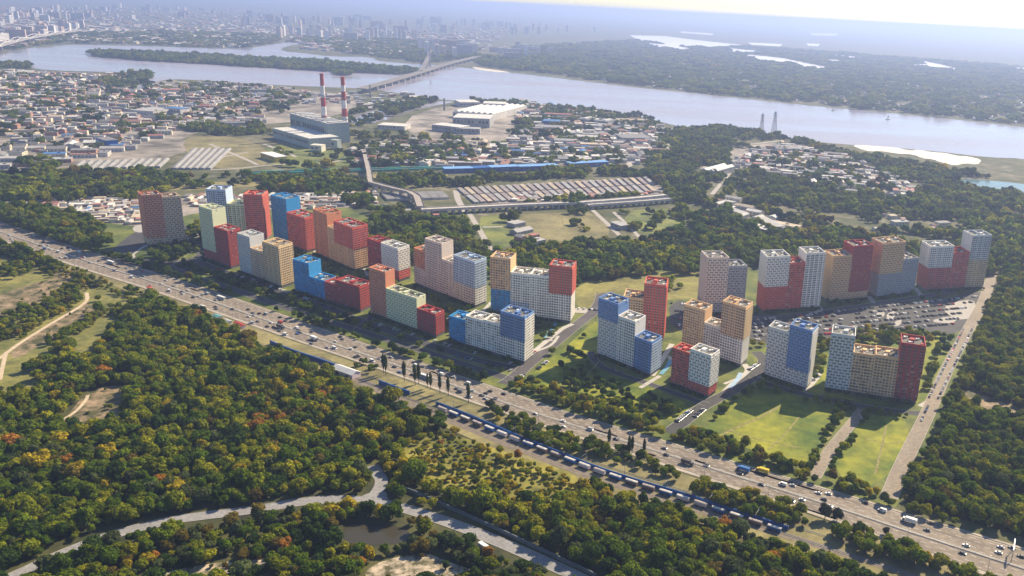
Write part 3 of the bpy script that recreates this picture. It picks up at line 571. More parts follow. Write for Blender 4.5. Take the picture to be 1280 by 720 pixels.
# ------------------------------------------------------------------ trees
PROTO = bpy.data.collections.new("tree_kinds")      # not linked to the scene: read by the forests only
def crown_geo(rn, R_, Hc, nleaf, leaf, lobes=7, squash=1.0, z0=1.5, spread=.55):
    vs, fs = [], []
    L = [(np.array([0, 0, z0 + Hc * .55]), np.array([R_ * .72, R_ * .72, Hc * .48]))]
    for k in range(lobes):
        a = 2 * math.pi * (k + rn.random() * .7) / lobes; rr = R_ * spread * (.7 + .5 * rn.random()); zz = z0 + Hc * (.3 + .5 * rn.random())
        s = R_ * (.36 + .22 * rn.random()); L.append((np.array([rr * math.cos(a), rr * math.sin(a), zz]), np.array([s, s, s * (.9 + .4 * rn.random()) * squash])))
    vol = np.array([l[1].prod() ** .66 for l in L]); vol /= vol.sum()
    for i in range(nleaf):
        c, r = L[rn.choice(len(L), p=vol)]
        d = rn.normal(size=3); d /= np.linalg.norm(d); d[2] = d[2] if d[2] > -.5 else -d[2]
        p = c + d * r * (.86 + .24 * rn.random()); n = d + rn.normal(size=3) * .38; n /= np.linalg.norm(n)
        t = np.cross(n, rn.normal(size=3)); t /= np.linalg.norm(t); b = np.cross(n, t); q = leaf * (.55 + .8 * rn.random())
        j = len(vs); vs += [tuple(p + t * q), tuple(p + b * q * .8 + n * q * .2), tuple(p - t * q), tuple(p - b * q * .8 - n * q * .15)]; fs.append((j, j + 1, j + 2, j + 3))
    for c, r in L:                       # opaque heart of every lobe
        j = len(vs); ring = []
        for zi, rad in ((-.75, .5), (0, .8), (.7, .55)):
            for k in range(6): vs.append((c[0] + r[0] * rad * .92 * math.cos(k * 1.047 + zi), c[1] + r[1] * rad * .92 * math.sin(k * 1.047 + zi), c[2] + r[2] * zi))
        vs.append((c[0], c[1], c[2] + r[2] * .86))
        for a in range(2):
            for k in range(6): fs.append((j + a * 6 + k, j + a * 6 + (k + 1) % 6, j + a * 6 + 6 + (k + 1) % 6, j + a * 6 + 6 + k))
        for k in range(6): fs.append((j + 12 + k, j + 12 + (k + 1) % 6, j + 18))
    return vs, fs
def mesh_from(name, vs, fs, mats):
    me = bpy.data.meshes.new(name); me.from_pydata(vs, [], fs)
    for m in mats: me.materials.append(m)
    me.update(); return me
def trunk_mesh(name, h, r):
    M = MB(); M.tube((0, 0, 0), (.1, .05, h * .55), r, r * .7, 7, cap=False); M.tube((.1, .05, h * .55), (.3, -.2, h), r * .7, r * .3, 6)
    for k in range(3):
        a = k * 2.1; M.tube((.1, .05, h * .5), (math.cos(a) * h * .25, math.sin(a) * h * .25, h * .95), r * .45, r * .15, 5)
    return M.mesh(name, BARK)
rn = np.random.default_rng(3)
CROWNS = []
for k in range(8):
    Rr = 4.2 + .5 * (k % 3); Hc = 6.0 + .8 * (k % 4)
    CROWNS.append(mesh_from('crown', *crown_geo(rn, Rr, Hc, 620, .62, lobes=6 + k % 4), [LEAF]))
TRUNK = trunk_mesh('trunk', 7.5, .28)
POPLARS = [mesh_from('crown', *crown_geo(rn, 1.9, 15, 700, .5, lobes=9, squash=2.2, z0=1.5, spread=.35), [LEAF]) for _ in range(3)]
PTRUNK = trunk_mesh('trunk', 9, .3)
SHRUBS = [mesh_from('crown', *crown_geo(rn, 2.3, 2.6, 260, .42, lobes=5, z0=.2), [LEAF]) for _ in range(3)]
CLUMPS = []
for k in range(4):                       # several crowns together, for woods seen from more than a kilometre away
    vs, fs = [], []
    for q in range(7):
        v, f = crown_geo(rn, 5 + 2 * rn.random(), 8 + 2 * rn.random(), 90, 1.5, lobes=3); ox, oy = rn.normal(size=2) * 8.5; s = .8 + .5 * rn.random(); j = len(vs)
        vs += [(a * s + ox, b * s + oy, c * s) for a, b, c in v]; fs += [tuple(i + j for i in t) for t in f]
    CLUMPS.append(mesh_from('crown', vs, fs, [LEAF]))
KIND = {}
def proto(key, meshes):
    c = bpy.data.collections.new('kind_' + key)
    for i, me in enumerate(meshes):
        o = bpy.data.objects.new('%s_%02d' % (key, i), me); c.objects.link(o)
    KIND[key] = (c, len(meshes))
proto('tree', CROWNS); proto('poplar', POPLARS); proto('shrub', SHRUBS); proto('clump', CLUMPS)
def scatter(name, key, P, scale, tint, label=None):
    n = len(P)
    if n == 0: return None
    me = bpy.data.meshes.new(name); me.vertices.add(n); me.vertices.foreach_set('co', np.asarray(P, np.float32).ravel())
    def at(nm, ty, field, data): a = me.attributes.new(nm, ty, 'POINT'); a.data.foreach_set(field, np.asarray(data, np.float32 if ty != 'INT' else np.int32).ravel())
    at('tint', 'FLOAT_VECTOR', 'vector', tint); at('siz', 'FLOAT_VECTOR', 'vector', scale); at('rz', 'FLOAT', 'value', rng.random(n) * 6.283); at('pick', 'INT', 'value', rng.integers(0, KIND[key][1], n))
    o = bpy.data.objects.new(name, me); COL.objects.link(o); tag(o, label, None, None, 'stuff')
    ng = bpy.data.node_groups.new(name, 'GeometryNodeTree'); ng.interface.new_socket('Geometry', in_out='INPUT', socket_type='NodeSocketGeometry'); ng.interface.new_socket('Geometry', in_out='OUTPUT', socket_type='NodeSocketGeometry')
    N = ng.nodes; L = ng.links; gi = N.new('NodeGroupInput'); go = N.new('NodeGroupOutput')
    m2p = N.new('GeometryNodeMeshToPoints'); iop = N.new('GeometryNodeInstanceOnPoints'); ci = N.new('GeometryNodeCollectionInfo'); ci.inputs[0].default_value = KIND[key][0]; ci.inputs['Separate Children'].default_value = True
    def na(nm, ty): a = N.new('GeometryNodeInputNamedAttribute'); a.data_type = ty; a.inputs[0].default_value = nm; return a.outputs[0]
    cx = N.new('ShaderNodeCombineXYZ'); L.new(na('rz', 'FLOAT'), cx.inputs[2]); iop.inputs['Pick Instance'].default_value = True
    L.new(gi.outputs[0], m2p.inputs[0]); L.new(m2p.outputs[0], iop.inputs['Points']); L.new(ci.outputs[0], iop.inputs['Instance']); L.new(na('pick', 'INT'), iop.inputs['Instance Index'])
    L.new(cx.outputs[0], iop.inputs['Rotation']); L.new(na('siz', 'FLOAT_VECTOR'), iop.inputs['Scale']); L.new(iop.outputs[0], go.inputs[0])
    md = o.modifiers.new('scatter', 'NODES'); md.node_group = ng; return o
G1 = [(.08, .13, .008), (.12, .165, .009), (.04, .072, .012), (.18, .205, .010), (.26, .255, .012), (.36, .28, .014), (.36, .17, .025), (.095, .12, .04), (.16, .125, .022)]
def tints(n, w, jit=.22):
    c = np.array(G1)[rng.choice(len(G1), n, p=np.array(w) / sum(w))]; return c * (1 + (rng.random((n, 1)) - .5) * 2 * jit)
W_AUT = [3, 4, 2.5, 5, 3.4, .9, .1, 1, .7]; W_GRN = [3, 5.5, 1.8, 5.5, 1.6, .12, 0, 1, .15]; W_YEL = [1, 2, .5, 5, 5, 1.6, .05, .5, .5]
def pts_in(poly, step, jitter=.45, minlen=0):
    W = [g(*p) for p in poly]; x0, x1 = min(p.x for p in W), max(p.x for p in W); y0, y1 = min(p.y for p in W), max(p.y for p in W)
    X, Y = np.meshgrid(np.arange(x0, x1, step), np.arange(y0, y1, step)); X[::2] += step / 2
    P = np.stack([X.ravel(), Y.ravel(), np.zeros(X.size)], 1); P[:, :2] += rng.uniform(-jitter, jitter, (len(P), 2)) * step
    P = P[P[:, 1] > 60]; m = inside(proj(P), poly); return P[m]
def fbm(P, s, seed=0):                   # smooth patchiness over the ground
    v = np.zeros(len(P)); r = np.random.default_rng(seed)
    for k in range(5):
        a = r.random() * 6.28; f = s * (1.6 ** k); v += np.sin((P[:, 0] * math.cos(a) + P[:, 1] * math.sin(a)) * f + r.random() * 6) * np.cos((P[:, 1] * math.cos(a * 2) - P[:, 0] * math.sin(a)) * f * .8 + 1) / (1.3 ** k)
    return v
def sizes(n, lo, hi):
    s = rng.uniform(lo, hi, n); return np.stack([s * rng.uniform(.88, 1.12, n), s * rng.uniform(.88, 1.12, n), s * rng.uniform(.8, 1.2, n)], 1)
def dens(P, keep): return P[rng.random(len(P)) < keep]
ROADS_ALL = [(l, w) for l, w, m in STREETS]
# near forest, left of the highway
P = pts_in(FOREST_FL, 5.3)
q = proj(P); m = np.ones(len(P), bool)
m &= ~near_line(P, FG_ROAD, 8) & ~near_line(P, [(x, y + 7) for x, y in FG_ROAD], 7); m &= ~near_line(P, [(462, 626), (478, 600), (470, 590), (466, 582)], 6.5)
for l, w in TRACKS: m &= ~near_line(P, l, w * .5 + 2.5)
for c in CLEARINGS[:8]: m &= ~(inside(q, c) & (rng.random(len(P)) < .85))
for c in PALE: m &= ~(inside(q, c) & (rng.random(len(P)) < .8))
m &= ~inside(q, [(422, 655), (440, 648), (485, 651), (520, 660), (516, 680), (492, 688), (452, 688), (424, 680)])
m &= ~inside(q, [(440, 626), (466, 610), (484, 610), (486, 630), (470, 634)])
GR = [(495, 606), (520, 618), (570, 640), (640, 672), (745, 722)]
m &= ~near_line(P, GR, 4); m &= ~inside(q, [(590, 668), (620, 680), (612, 700), (588, 690)])
RAILS = [(330, 430), (395, 450), (470, 484), (560, 520), (640, 557), (740, 597), (830, 626), (990, 672), (1130, 716), (1280, 768)]
m &= ~near_line(P, RAILS[1:], 4.5)
m &= ~inside(q, [(425, 462), (480, 482), (500, 494), (470, 500), (440, 490), (410, 468)])
P = P[m]; q = proj(P)
hl = inside(q, [(-100, 300), (110, 345), (190, 375), (150, 400), (120, 440), (60, 490), (-100, 500)]); P = P[~(hl & (fbm(P, .03, 4) + rng.random(len(P)) * .8 < .45))]; q = proj(P)
iny = inside(q, MEADOW_Y); P = P[~(iny & (rng.random(len(P)) < .12))]; q = proj(P); iny = inside(q, MEADOW_Y)
low = inside(q, [(100, 735), (260, 655), (400, 640), (560, 665), (690, 712), (700, 740)])      # scrub below the grey road
hill = inside(q, [(-100, 300), (110, 345), (190, 375), (150, 400), (0, 440), (-100, 440)])
n = len(P); T = np.zeros((n, 3)); au = fbm(P, .011, 1)
T[:] = tints(n, W_GRN); a = au > .45; T[a] = tints(a.sum(), W_AUT); a = (au > -.6) & ~a; T[a] = tints(a.sum(), [4, 4, 3, 3, 2, .8, .25, 2, 1]); 
ye = inside(q, [(480, 530), (640, 560), (760, 600), (760, 680), (640, 680), (500, 620)]); T[ye] = tints(ye.sum(), W_YEL); T[low] = tints(low.sum(), [2, 2, 3, 1.5, .5, .2, .1, 4, 2.5])
rust = inside(q, [(420, 480), (560, 525), (560, 545), (430, 520), (330, 560), (300, 540)]) & (rng.random(n) < .4) & (fbm(P, .05, 9) > .2); T[rust] = tints(rust.sum(), [0, 0, 0, 1, 2, 3, 3, 0, 2])
SZ = sizes(n, .42, 1.15); SZ[iny] *= rng.uniform(.35, .65, (iny.sum(), 1)); T[iny] = tints(iny.sum(), [0, 1, 0, 4, 6, 4, .1, .3, 0]); SZ[low] *= .8; SZ[hill] *= .7; T[hill] = tints(hill.sum(), [1, 4, .5, 5, 3, .6, 0, 1, 1]); ul = inside(q, [(-100, 300), (110, 345), (330, 430), (260, 470), (140, 520), (-100, 560)]) & ~hill; T[ul] = tints(ul.sum(), [2, 5, 1, 6, 2.6, .5, .05, 1, .4]); cl = np.zeros(n, bool)
for c in CLEARINGS + PALE: cl |= inside(q, c)
SZ[cl] *= .45
big = rng.random(n) < .12; SZ[big] *= 1.38
NEAR = [(P, SZ, T)]
# near forest on the right
P = pts_in(FOREST_FR, 6.0); q = proj(P); m = ~near_line(P, [(1111, 622), (1160, 517), (1210, 412), (1237, 352)], 8) & ~inside(q, CLEARINGS[7]); P = P[m]; n = len(P)
au = fbm(P, .012, 5); T = tints(n, W_GRN); a = au > -.1; T[a] = tints(a.sum(), [1, 5, 1, 7, 3, .3, 0, .6, .2]); P = P; SZr = sizes(n, .5, 1.2); b_ = rng.random(n) < .1; SZr[b_] *= 1.25; NEAR.append((P, SZr, T))
# belts along the railway and highway
for poly, step, w, lo, hi, keep in [
    ([(610, 511), (700, 541), (755, 560), (770, 572), (720, 572), (650, 548), (620, 530)], 6.2, W_GRN, .55, .9, .9),
    ([(745, 556), (800, 570), (850, 592), (852, 606), (800, 592), (750, 572)], 6.5, W_GRN, .5, .85, .85),
    ([(866, 600), (940, 622), (1004, 641), (1020, 655), (985, 662), (930, 648), (862, 618)], 6, W_YEL, .55, .95, .95),
    ([(1044, 656), (1090, 670), (1167, 700), (1300, 748), (1280, 760), (1180, 722), (1100, 700), (1040, 672)], 6, W_GRN, .6, 1.05, .97),
    ([(480, 458), (470, 470), (440, 462), (450, 452)], 6, W_GRN, .4, .6, .5),
    ([(60, 326), (120, 346), (190, 372), (260, 398), (240, 405), (150, 372), (60, 340)], 6, W_YEL, .35, .6, .5)]:
    P = dens(pts_in(poly, step), keep); NEAR.append((P, sizes(len(P), lo, hi), tints(len(P), w)))
allP = np.concatenate([a[0] for a in NEAR]); allS = np.concatenate([a[1] for a in NEAR]); allT = np.concatenate([a[2] for a in NEAR])
q = proj(allP + np.array([0, 0, 5])); vis = (q[:, 0] > 6) & (q[:, 0] < 1274) & (q[:, 1] > 0) & (q[:, 1] < 716)
dist = np.linalg.norm(allP - np.array([0, 0, H]), axis=1) / (allS[:, 0] ** .5); order = np.argsort(np.where(vis, dist, 1e9)); indiv = order[:288]; rest = np.setdiff1d(np.arange(len(allP)), indiv)
scatter('forest', 'tree', allP[rest], allS[rest], allT[rest], 'dense mixed forest in autumn greens and yellows around the highway')
LMK = [((465, 600), 'the side track north of the road fork'), ((470, 628), 'the fork of the grey road'), ((470, 668), 'the brown pond'), ((330, 708), 'the small pale sand bank'), ((530, 708), 'the large pale sand bank'), ((606, 686), 'the green truck'),
       ((560, 640), 'the long fence by the grey road'), ((700, 702), 'the lower end of the grey road'), ((250, 648), 'the middle bend of the grey road'), ((60, 700), 'the low left road end'), ((380, 626), 'the upper stretch of the grey road'),
       ((820, 650), 'the railway below the highway'), ((960, 690), 'the railway in the lower right'), ((700, 640), 'the yellow meadow'), ((150, 690), 'the foot of the wooded hill'), ((1080, 705), 'the gap beside the dirt track'), ((820, 700), 'the bottom edge, in dense forest'), ((240, 710), 'the thin sandy strip')]
def near_lmk(px, lm): return min(lm, key=lambda l: (l[0][0] - px[0]) ** 2 + ((l[0][1] - px[1]) * 1.5) ** 2)[1]
def tint_word(t):
    r, g_, b = t
    if r > .25 and r > g_ * 1.7: return 'orange'
    if r > .23: return 'golden yellow'
    if r > .125: return 'yellow green'
    if b > .038: return 'grey green'
    if g_ < .09: return 'dark green'
    return 'mid green'
for n_, i in enumerate(indiv):
    p = allP[i]; px = proj(p)[0]; w = tint_word(allT[i]); sz = 'tall' if allS[i][2] > 1.0 else ('low' if allS[i][2] < .62 else 'round'); lm = near_lmk(px, LMK)
    lab = '%s %s tree beside %s' % (sz, w, lm)
    r = empty('broadleaf_tree', p, rng.random() * 6.28, lab, 'tree', '%s %s trees beside %s' % (sz, w, lm)); r.scale = allS[i]
    c = inst('crown', CROWNS[n_ % 8], r); c['tint'] = [float(v) for v in allT[i]]; inst('trunk', TRUNK, r)

# poplars in a row on the verge, one by one
PB = [(479.7, 466.7, 1.05, 'first'), (482.5, 468.8, 1.1, 'second'), (505.3, 476.8, 1.05, 'third'), (519, 481.5, 1.05, 'fourth'), (523.6, 479.4, 1.05, 'fifth'), (534.5, 485, .75, 'sixth'), (538.5, 487, .9, 'seventh'), (550, 491.3, .95, 'eighth'), (560.4, 494.9, .95, 'ninth'), (585.6, 504, 1, 'tenth')]
for x, y, s, nm in PB:
    r = empty('poplar', g(x, y), rng.random() * 6, '%s dark narrow poplar from the left on the grassy highway verge' % nm, 'poplar', 'poplars on the highway verge'); r.scale = (s * .95, s * .95, s)
    c = inst('crown', POPLARS[int(x) % 3], r); c['tint'] = [.085, .11, .035]; inst('trunk', PTRUNK, r)
for x, y, s, nm in [(761, 559, .85, 'single poplar at the right end of the tree belt beside the highway'), (786, 565, .75, 'left poplar of the trio on the verge below the highway'), (790, 567, .8, 'middle poplar of the trio on the verge below the highway'), (804.7, 569, .75, 'right poplar of the trio on the verge below the highway')]:
    r = empty('poplar', g(x, y), 1, nm, 'poplar', 'poplars below the highway'); r.scale = (s, s, s); c = inst('crown', POPLARS[int(x) % 3], r); c['tint'] = [.07, .085, .03]; inst('trunk', PTRUNK, r)
for x, y, s, nm in [(612.6, 510, .8, 'round dark bush right of the last verge poplar'), (632, 516, .8, 'round dark bush where the tree belt begins'), (1031, 649, 1.0, 'left of two round dark trees by the highway kerb'), (1046, 651, .95, 'right of two round dark trees by the highway kerb'), (1107, 668, .5, 'small dark tree standing at the lower highway kerb')]:
    r = empty('verge_tree', g(x, y), 1, nm, 'tree', 'verge trees'); r.scale = (s, s, s); c = inst('crown', CROWNS[int(x) % 8], r); c['tint'] = [.05, .06, .035]; inst('trunk', TRUNK, r)
# shrubs and young trees inside the estate
ES = []
bx = []
for _, _, (a, b, D, dep) in BLOCKS:
    u = (b - a).normalized(); n_ = Vector((-u.y, u.x, 0)); bx.append((np.array(a[:2]), np.array(u[:2]), np.array(n_[:2]), (b - a).length, dep))
def off_blocks(P, pad=4):
    m = np.ones(len(P), bool)
    for a, u, n_, L_, dep in bx:
        r = P[:, :2] - a; s, t = r @ u, r @ n_; m &= ~((s > -pad) & (s < L_ + pad) & (t > -pad) & (t < dep + pad + 3))
    return m
def off_streets(P, pad=1.5):
    m = np.ones(len(P), bool)
    for l, w in ROADS_ALL: m &= ~near_line(P, l, w / 2 + pad)
    return m
PARK = [(835, 374), (880, 381), (950, 396), (1060, 389), (1120, 377), (1180, 374), (1232, 361), (1228, 378), (1205, 412), (1182, 421), (1150, 410), (1100, 414), (1030, 427), (940, 430), (900, 427), (840, 414)]
for poly, step, w, lo, hi, keep, key in [
    ([(0, 259), (60, 263), (110, 276), (134, 292), (140, 306), (118, 318), (60, 298), (0, 276)], 7.5, W_GRN, .7, 1.2, .95, 'tree'),
    ([(112, 314), (150, 322), (215, 340), (250, 354), (330, 384), (420, 412), (520, 447), (590, 470), (640, 484), (648, 492), (560, 464), (400, 409), (290, 370), (216, 346), (140, 324)], 5.2, [4, 3, 4, 2, .5, 0, 0, 1, .2], .4, .85, .97, 'tree'),
    ([(215, 325), (300, 352), (400, 388), (457, 408), (544, 438), (636, 466), (636, 472), (560, 448), (457, 412), (400, 395), (287, 356), (225, 334)], 5.2, [4, 3, 4, 2, .5, 0, 0, 1, .2], .35, .75, .85, 'tree'),
    ([(640, 484), (652, 472), (700, 492), (770, 507), (830, 528), (880, 545), (960, 568), (1020, 592), (1108, 614), (1170, 640), (1200, 660), (1120, 636), (1061, 617), (963, 589), (862, 558), (800, 540), (713, 514)], 6.0, W_YEL, .45, .85, .9, 'tree'),
    ([(640, 470), (700, 440), (700, 500), (760, 510), (870, 528), (880, 520), (760, 495), (720, 480), (735, 420), (720, 425)], 6.0, W_GRN, .4, .8, .22, 'tree'),
    ([(888, 520), (930, 492), (952, 480), (960, 484), (920, 504), (895, 526)], 5, W_GRN, .45, .7, .6, 'tree'),
    ([(955, 480), (1030, 498), (1148, 520), (1148, 528), (1050, 512), (1000, 500), (960, 490)], 5, W_GRN, .35, .6, .55, 'tree'),
    ([(1028, 540), (1046, 512), (1056, 512), (1044, 545), (1022, 590), (1010, 590)], 5.5, W_GRN, .4, .75, .6, 'tree'), ([(1062, 540), (1078, 520), (1086, 524), (1064, 556), (1040, 595), (1032, 592)], 5.5, W_GRN, .4, .75, .6, 'tree'),
    ([(1140, 540), (1152, 524), (1156, 530), (1134, 575), (1112, 612), (1100, 610)], 5.5, W_YEL, .45, .8, .7, 'tree'),
    ([(1160, 470), (1170, 420), (1192, 424), (1178, 470), (1166, 500), (1156, 500)], 6, W_GRN, .5, .85, .6, 'tree'),
    ([(1000, 424), (1040, 418), (1110, 414), (1170, 420), (1165, 432), (1110, 430), (1060, 436), (1000, 440)], 6.5, W_YEL, .5, .9, .75, 'tree'),
    ([(920, 440), (950, 425), (960, 460), (1010, 425), (1032, 425), (1028, 490), (1016, 490), (1010, 440), (940, 470)], 6.5, W_GRN, .5, .85, .55, 'tree'),
    ([(186, 312), (232, 306), (262, 316), (262, 330), (225, 336), (190, 330)], 5, [4, 3, 4, 2, 0, 0, 0, 1, 0], .4, .8, .6, 'tree'),
    ([(230, 290), (250, 280), (256, 300), (240, 310)], 6, W_GRN, .6, .9, .5, 'tree'),
    ([(300, 300), (400, 320), (470, 345), (560, 380), (620, 400), (700, 410), (690, 425), (560, 420), (440, 380), (330, 345)], 6.5, W_GRN, .3, .65, .5, 'tree'),
    ([(860, 395), (950, 395), (1240, 365), (1240, 358), (1100, 372), (950, 388), (880, 384)], 6.0, [4, 3, 4, 1, 0, 0, 0, 1, 0], .35, .65, .7, 'tree'),
    ([(735, 440), (700, 480), (720, 500), (860, 520), (830, 500), (750, 475)], 5.5, [4, 3, 4, 1, 0, 0, 0, 1, 0], .35, .6, .5, 'tree')]:
    P = dens(pts_in(poly, step), keep); P = P[off_blocks(P) & off_streets(P)]; P = P[~inside(proj(P), PARK)]; ES.append((P, sizes(len(P), lo, hi), tints(len(P), w)))
# shrubs hugging the foot of every block
for a, u, n_, L_, dep in bx:
    k = int(L_ / 2.6); P = np.zeros((k, 3)); P[:, :2] = a + u * (np.arange(k)[:, None] + .5) * 2.6 - n_ * (2.4 + rng.random((k, 1)) * 1.5); P = dens(P, .75); ES.append((P, sizes(len(P), .26, .42), tints(len(P), [3, 1, 4, 0, 0, 0, 0, 1, 0])))
ES = [(e[0], e[1] * 1.12, e[2]) for e in ES]
scatter('estate_shrubbery', 'tree', *[np.concatenate([e[k] for e in ES]) for k in range(3)], 'shrubs and young trees planted around the apartment blocks')

# woods in the middle distance and beyond the river, crown groups
MID = []
WOODS = [([(828, 166), (900, 158), (985, 172), (1060, 192), (1150, 207), (1230, 222), (1400, 244), (1450, 345), (1240, 345), (1150, 332), (1060, 322), (990, 312), (880, 325), (800, 322), (760, 312), (800, 300), (860, 288), (840, 240), (812, 225), (815, 195)], 15, .82),
         ([(470, 262), (530, 276), (580, 278), (625, 330), (740, 345), (720, 358), (640, 352), (600, 350), (560, 345), (500, 325), (455, 300)], 13, .8),
         ([(690, 312), (760, 303), (880, 318), (1000, 306), (1000, 330), (880, 338), (800, 342), (720, 350), (640, 330), (640, 312)], 13, .85),
         ([(-20, 222), (100, 214), (180, 216), (240, 222), (215, 240), (170, 250), (60, 254), (-20, 254)], 14, .9), ([(330, 228), (440, 224), (556, 221), (562, 232), (520, 236), (440, 240), (330, 241)], 14, .9),
         ([(570, 224), (700, 214), (840, 214), (845, 222), (780, 220), (690, 223), (575, 234)], 14, .9), ([(390, 245), (455, 242), (470, 262), (430, 262)], 14, .35), ([(90, 252), (150, 250), (160, 258), (110, 262)], 14, .7),
         ([(222, 168), (250, 152), (330, 158), (340, 166), (300, 170), (262, 168)], 14, .85), ([(25, 205), (60, 200), (85, 208), (60, 214), (25, 212)], 14, .8), ([(640, 260), (700, 252), (800, 246), (830, 250), (760, 256), (660, 262)], 14, .55),
         ([(436, 150), (520, 128), (545, 124), (548, 128), (480, 148), (440, 160)], 14, .3), ([(440, 143), (500, 130), (545, 124), (520, 124), (470, 132), (436, 142)], 14, .5), ([(120, 100), (175, 90), (192, 92), (186, 100), (150, 110)], 15, .7),
         ([(-40, 80), (36, 80), (36, 86), (-40, 92)], 15, .8), ([(590, 126), (660, 130), (740, 138), (800, 146), (830, 155), (830, 164), (740, 150), (650, 138)], 14, .45), ([(640, 150), (740, 145), (810, 165), (740, 180), (640, 175)], 16, .25),
         ([(440, 165), (560, 170), (640, 185), (830, 190), (830, 208), (560, 208), (440, 208)], 16, .3), ([(0, 92), (240, 104), (340, 108), (400, 118), (330, 155), (220, 165), (120, 185), (0, 195)], 20, .22), ([(440, 190), (560, 180), (560, 206), (440, 210)], 15, .3),
         ([(905, 186), (985, 176), (1060, 196), (1150, 236), (1130, 249), (1050, 241), (990, 226)], 18, .22), ([(592, 270), (740, 266), (766, 290), (700, 304), (618, 316)], 14, .05), ([(774, 264), (850, 259), (862, 285), (800, 298)], 13, .25), ([(205, 222), (330, 220), (440, 216), (440, 224), (330, 230), (210, 238)], 15, .25), ([(330, 178), (430, 192), (540, 205), (450, 212), (340, 210)], 16, .14), ([(720, 352), (800, 342), (884, 338), (884, 372), (760, 382)], 14, .04), ([(700, 310), (760, 320), (900, 330), (880, 340), (720, 352)], 13, .7), ([(1225, 395), (1280, 350), (1400, 340), (1400, 420), (1280, 420)], 13, .9)]
EXCL = [[(905, 186), (985, 176), (1060, 196), (1150, 236), (1130, 249), (1050, 241), (990, 226), (915, 209)], [(886, 252), (912, 248), (945, 262), (1015, 292), (985, 296), (930, 278), (890, 262)], [(1028, 268), (1060, 262), (1092, 278), (1110, 272), (1180, 280), (1172, 290), (1100, 290), (1040, 290)],
        [(1190, 222), (1240, 224), (1340, 232), (1340, 246), (1240, 240), (1205, 233)], [(1065, 180), (1225, 197), (1223, 209), (1075, 188)], [(950, 250), (1000, 262), (1012, 282), (970, 270)]]
M_ROADS = [([(912, 178), (925, 182), (975, 176)], 16), ([(917, 212), (926, 200), (945, 192), (975, 184)], 20), ([(890, 243), (905, 225), (916, 211)], 14), ([(870, 222), (882, 208)], 14), ([(586, 266), (603, 293), (617, 320)], 12), ([(780, 211), (793, 202), (800, 186)], 20), ([(860, 265), (880, 275), (910, 285)], 10), ([(457, 199), (464, 235), (520, 250), (526, 267)], 12),
           ([(570, 238), (572, 250), (582, 265)], 14), ([(0, 192), (120, 178), (230, 158), (340, 148)], 22), ([(220, 210), (280, 213), (345, 205)], 12)]
for poly, step, keep in WOODS:
    P = dens(pts_in(poly, step), keep); q = proj(P); m = off_blocks(P, 10) & ~inside(q, PARK)
    if keep > .25:
        for e in EXCL: m &= ~inside(q, e)
    for l, w in M_ROADS: m &= ~near_line(P, l, w)
    P = P[m]; P = P[fbm(P, .02, 12) + rng.random(len(P)) > -.35]; MID.append((P, sizes(len(P), .5, 1.02), tints(len(P), [3, 5, 2, 5, 1.6, .2, 0, 2, .5], .35)))
for isl in ISLANDS:
    P = pts_in(isl, 22); MID.append((P, sizes(len(P), 1.0, 1.5), tints(len(P), W_GRN)))
FARP = []
P = dens(pts_in([(590, 70), (645, 74), (690, 84), (660, 90), (600, 83)], 30), .6); FARP.append((P, sizes(len(P), 1.0, 1.6), tints(len(P), W_GRN)))
for poly, step, keep in [([(640, 86), (800, 108), (1000, 129), (1280, 156), (1500, 178), (1500, 110), (1280, 84), (1000, 62), (800, 50), (640, 60)], 46, .62), ([(353, 54), (388, 53), (430, 66), (465, 70), (530, 79), (600, 74), (600, 60), (500, 50), (380, 48)], 40, .6),
                         ([(0, 64), (67, 54), (168, 56), (300, 61), (345, 54), (350, 44), (200, 40), (100, 42)], 45, .5)]:
    P = dens(pts_in(poly, step), keep); q = proj(P); m = np.ones(len(P), bool)
    for lk in LAKES: m &= ~inside(q, lk)
    P = P[m]; FARP.append((P, sizes(len(P), 1.3, 2.3) * np.array([1, 1, .6]), tints(len(P), W_GRN)))
scatter('woods', 'clump', *[np.concatenate([e[k] for e in MID]) for k in range(3)], 'green woods and tree rows between the rail yard and the river')
scatter('far_woods', 'clump', *[np.concatenate([e[k] for e in FARP]) for k in range(3)], 'distant blue green woods beyond the river')
print('TREES near', len(allP), 'estate', sum(len(e[0]) for e in ES), 'mid', sum(len(e[0]) for e in MID), 'far', sum(len(e[0]) for e in FARP))

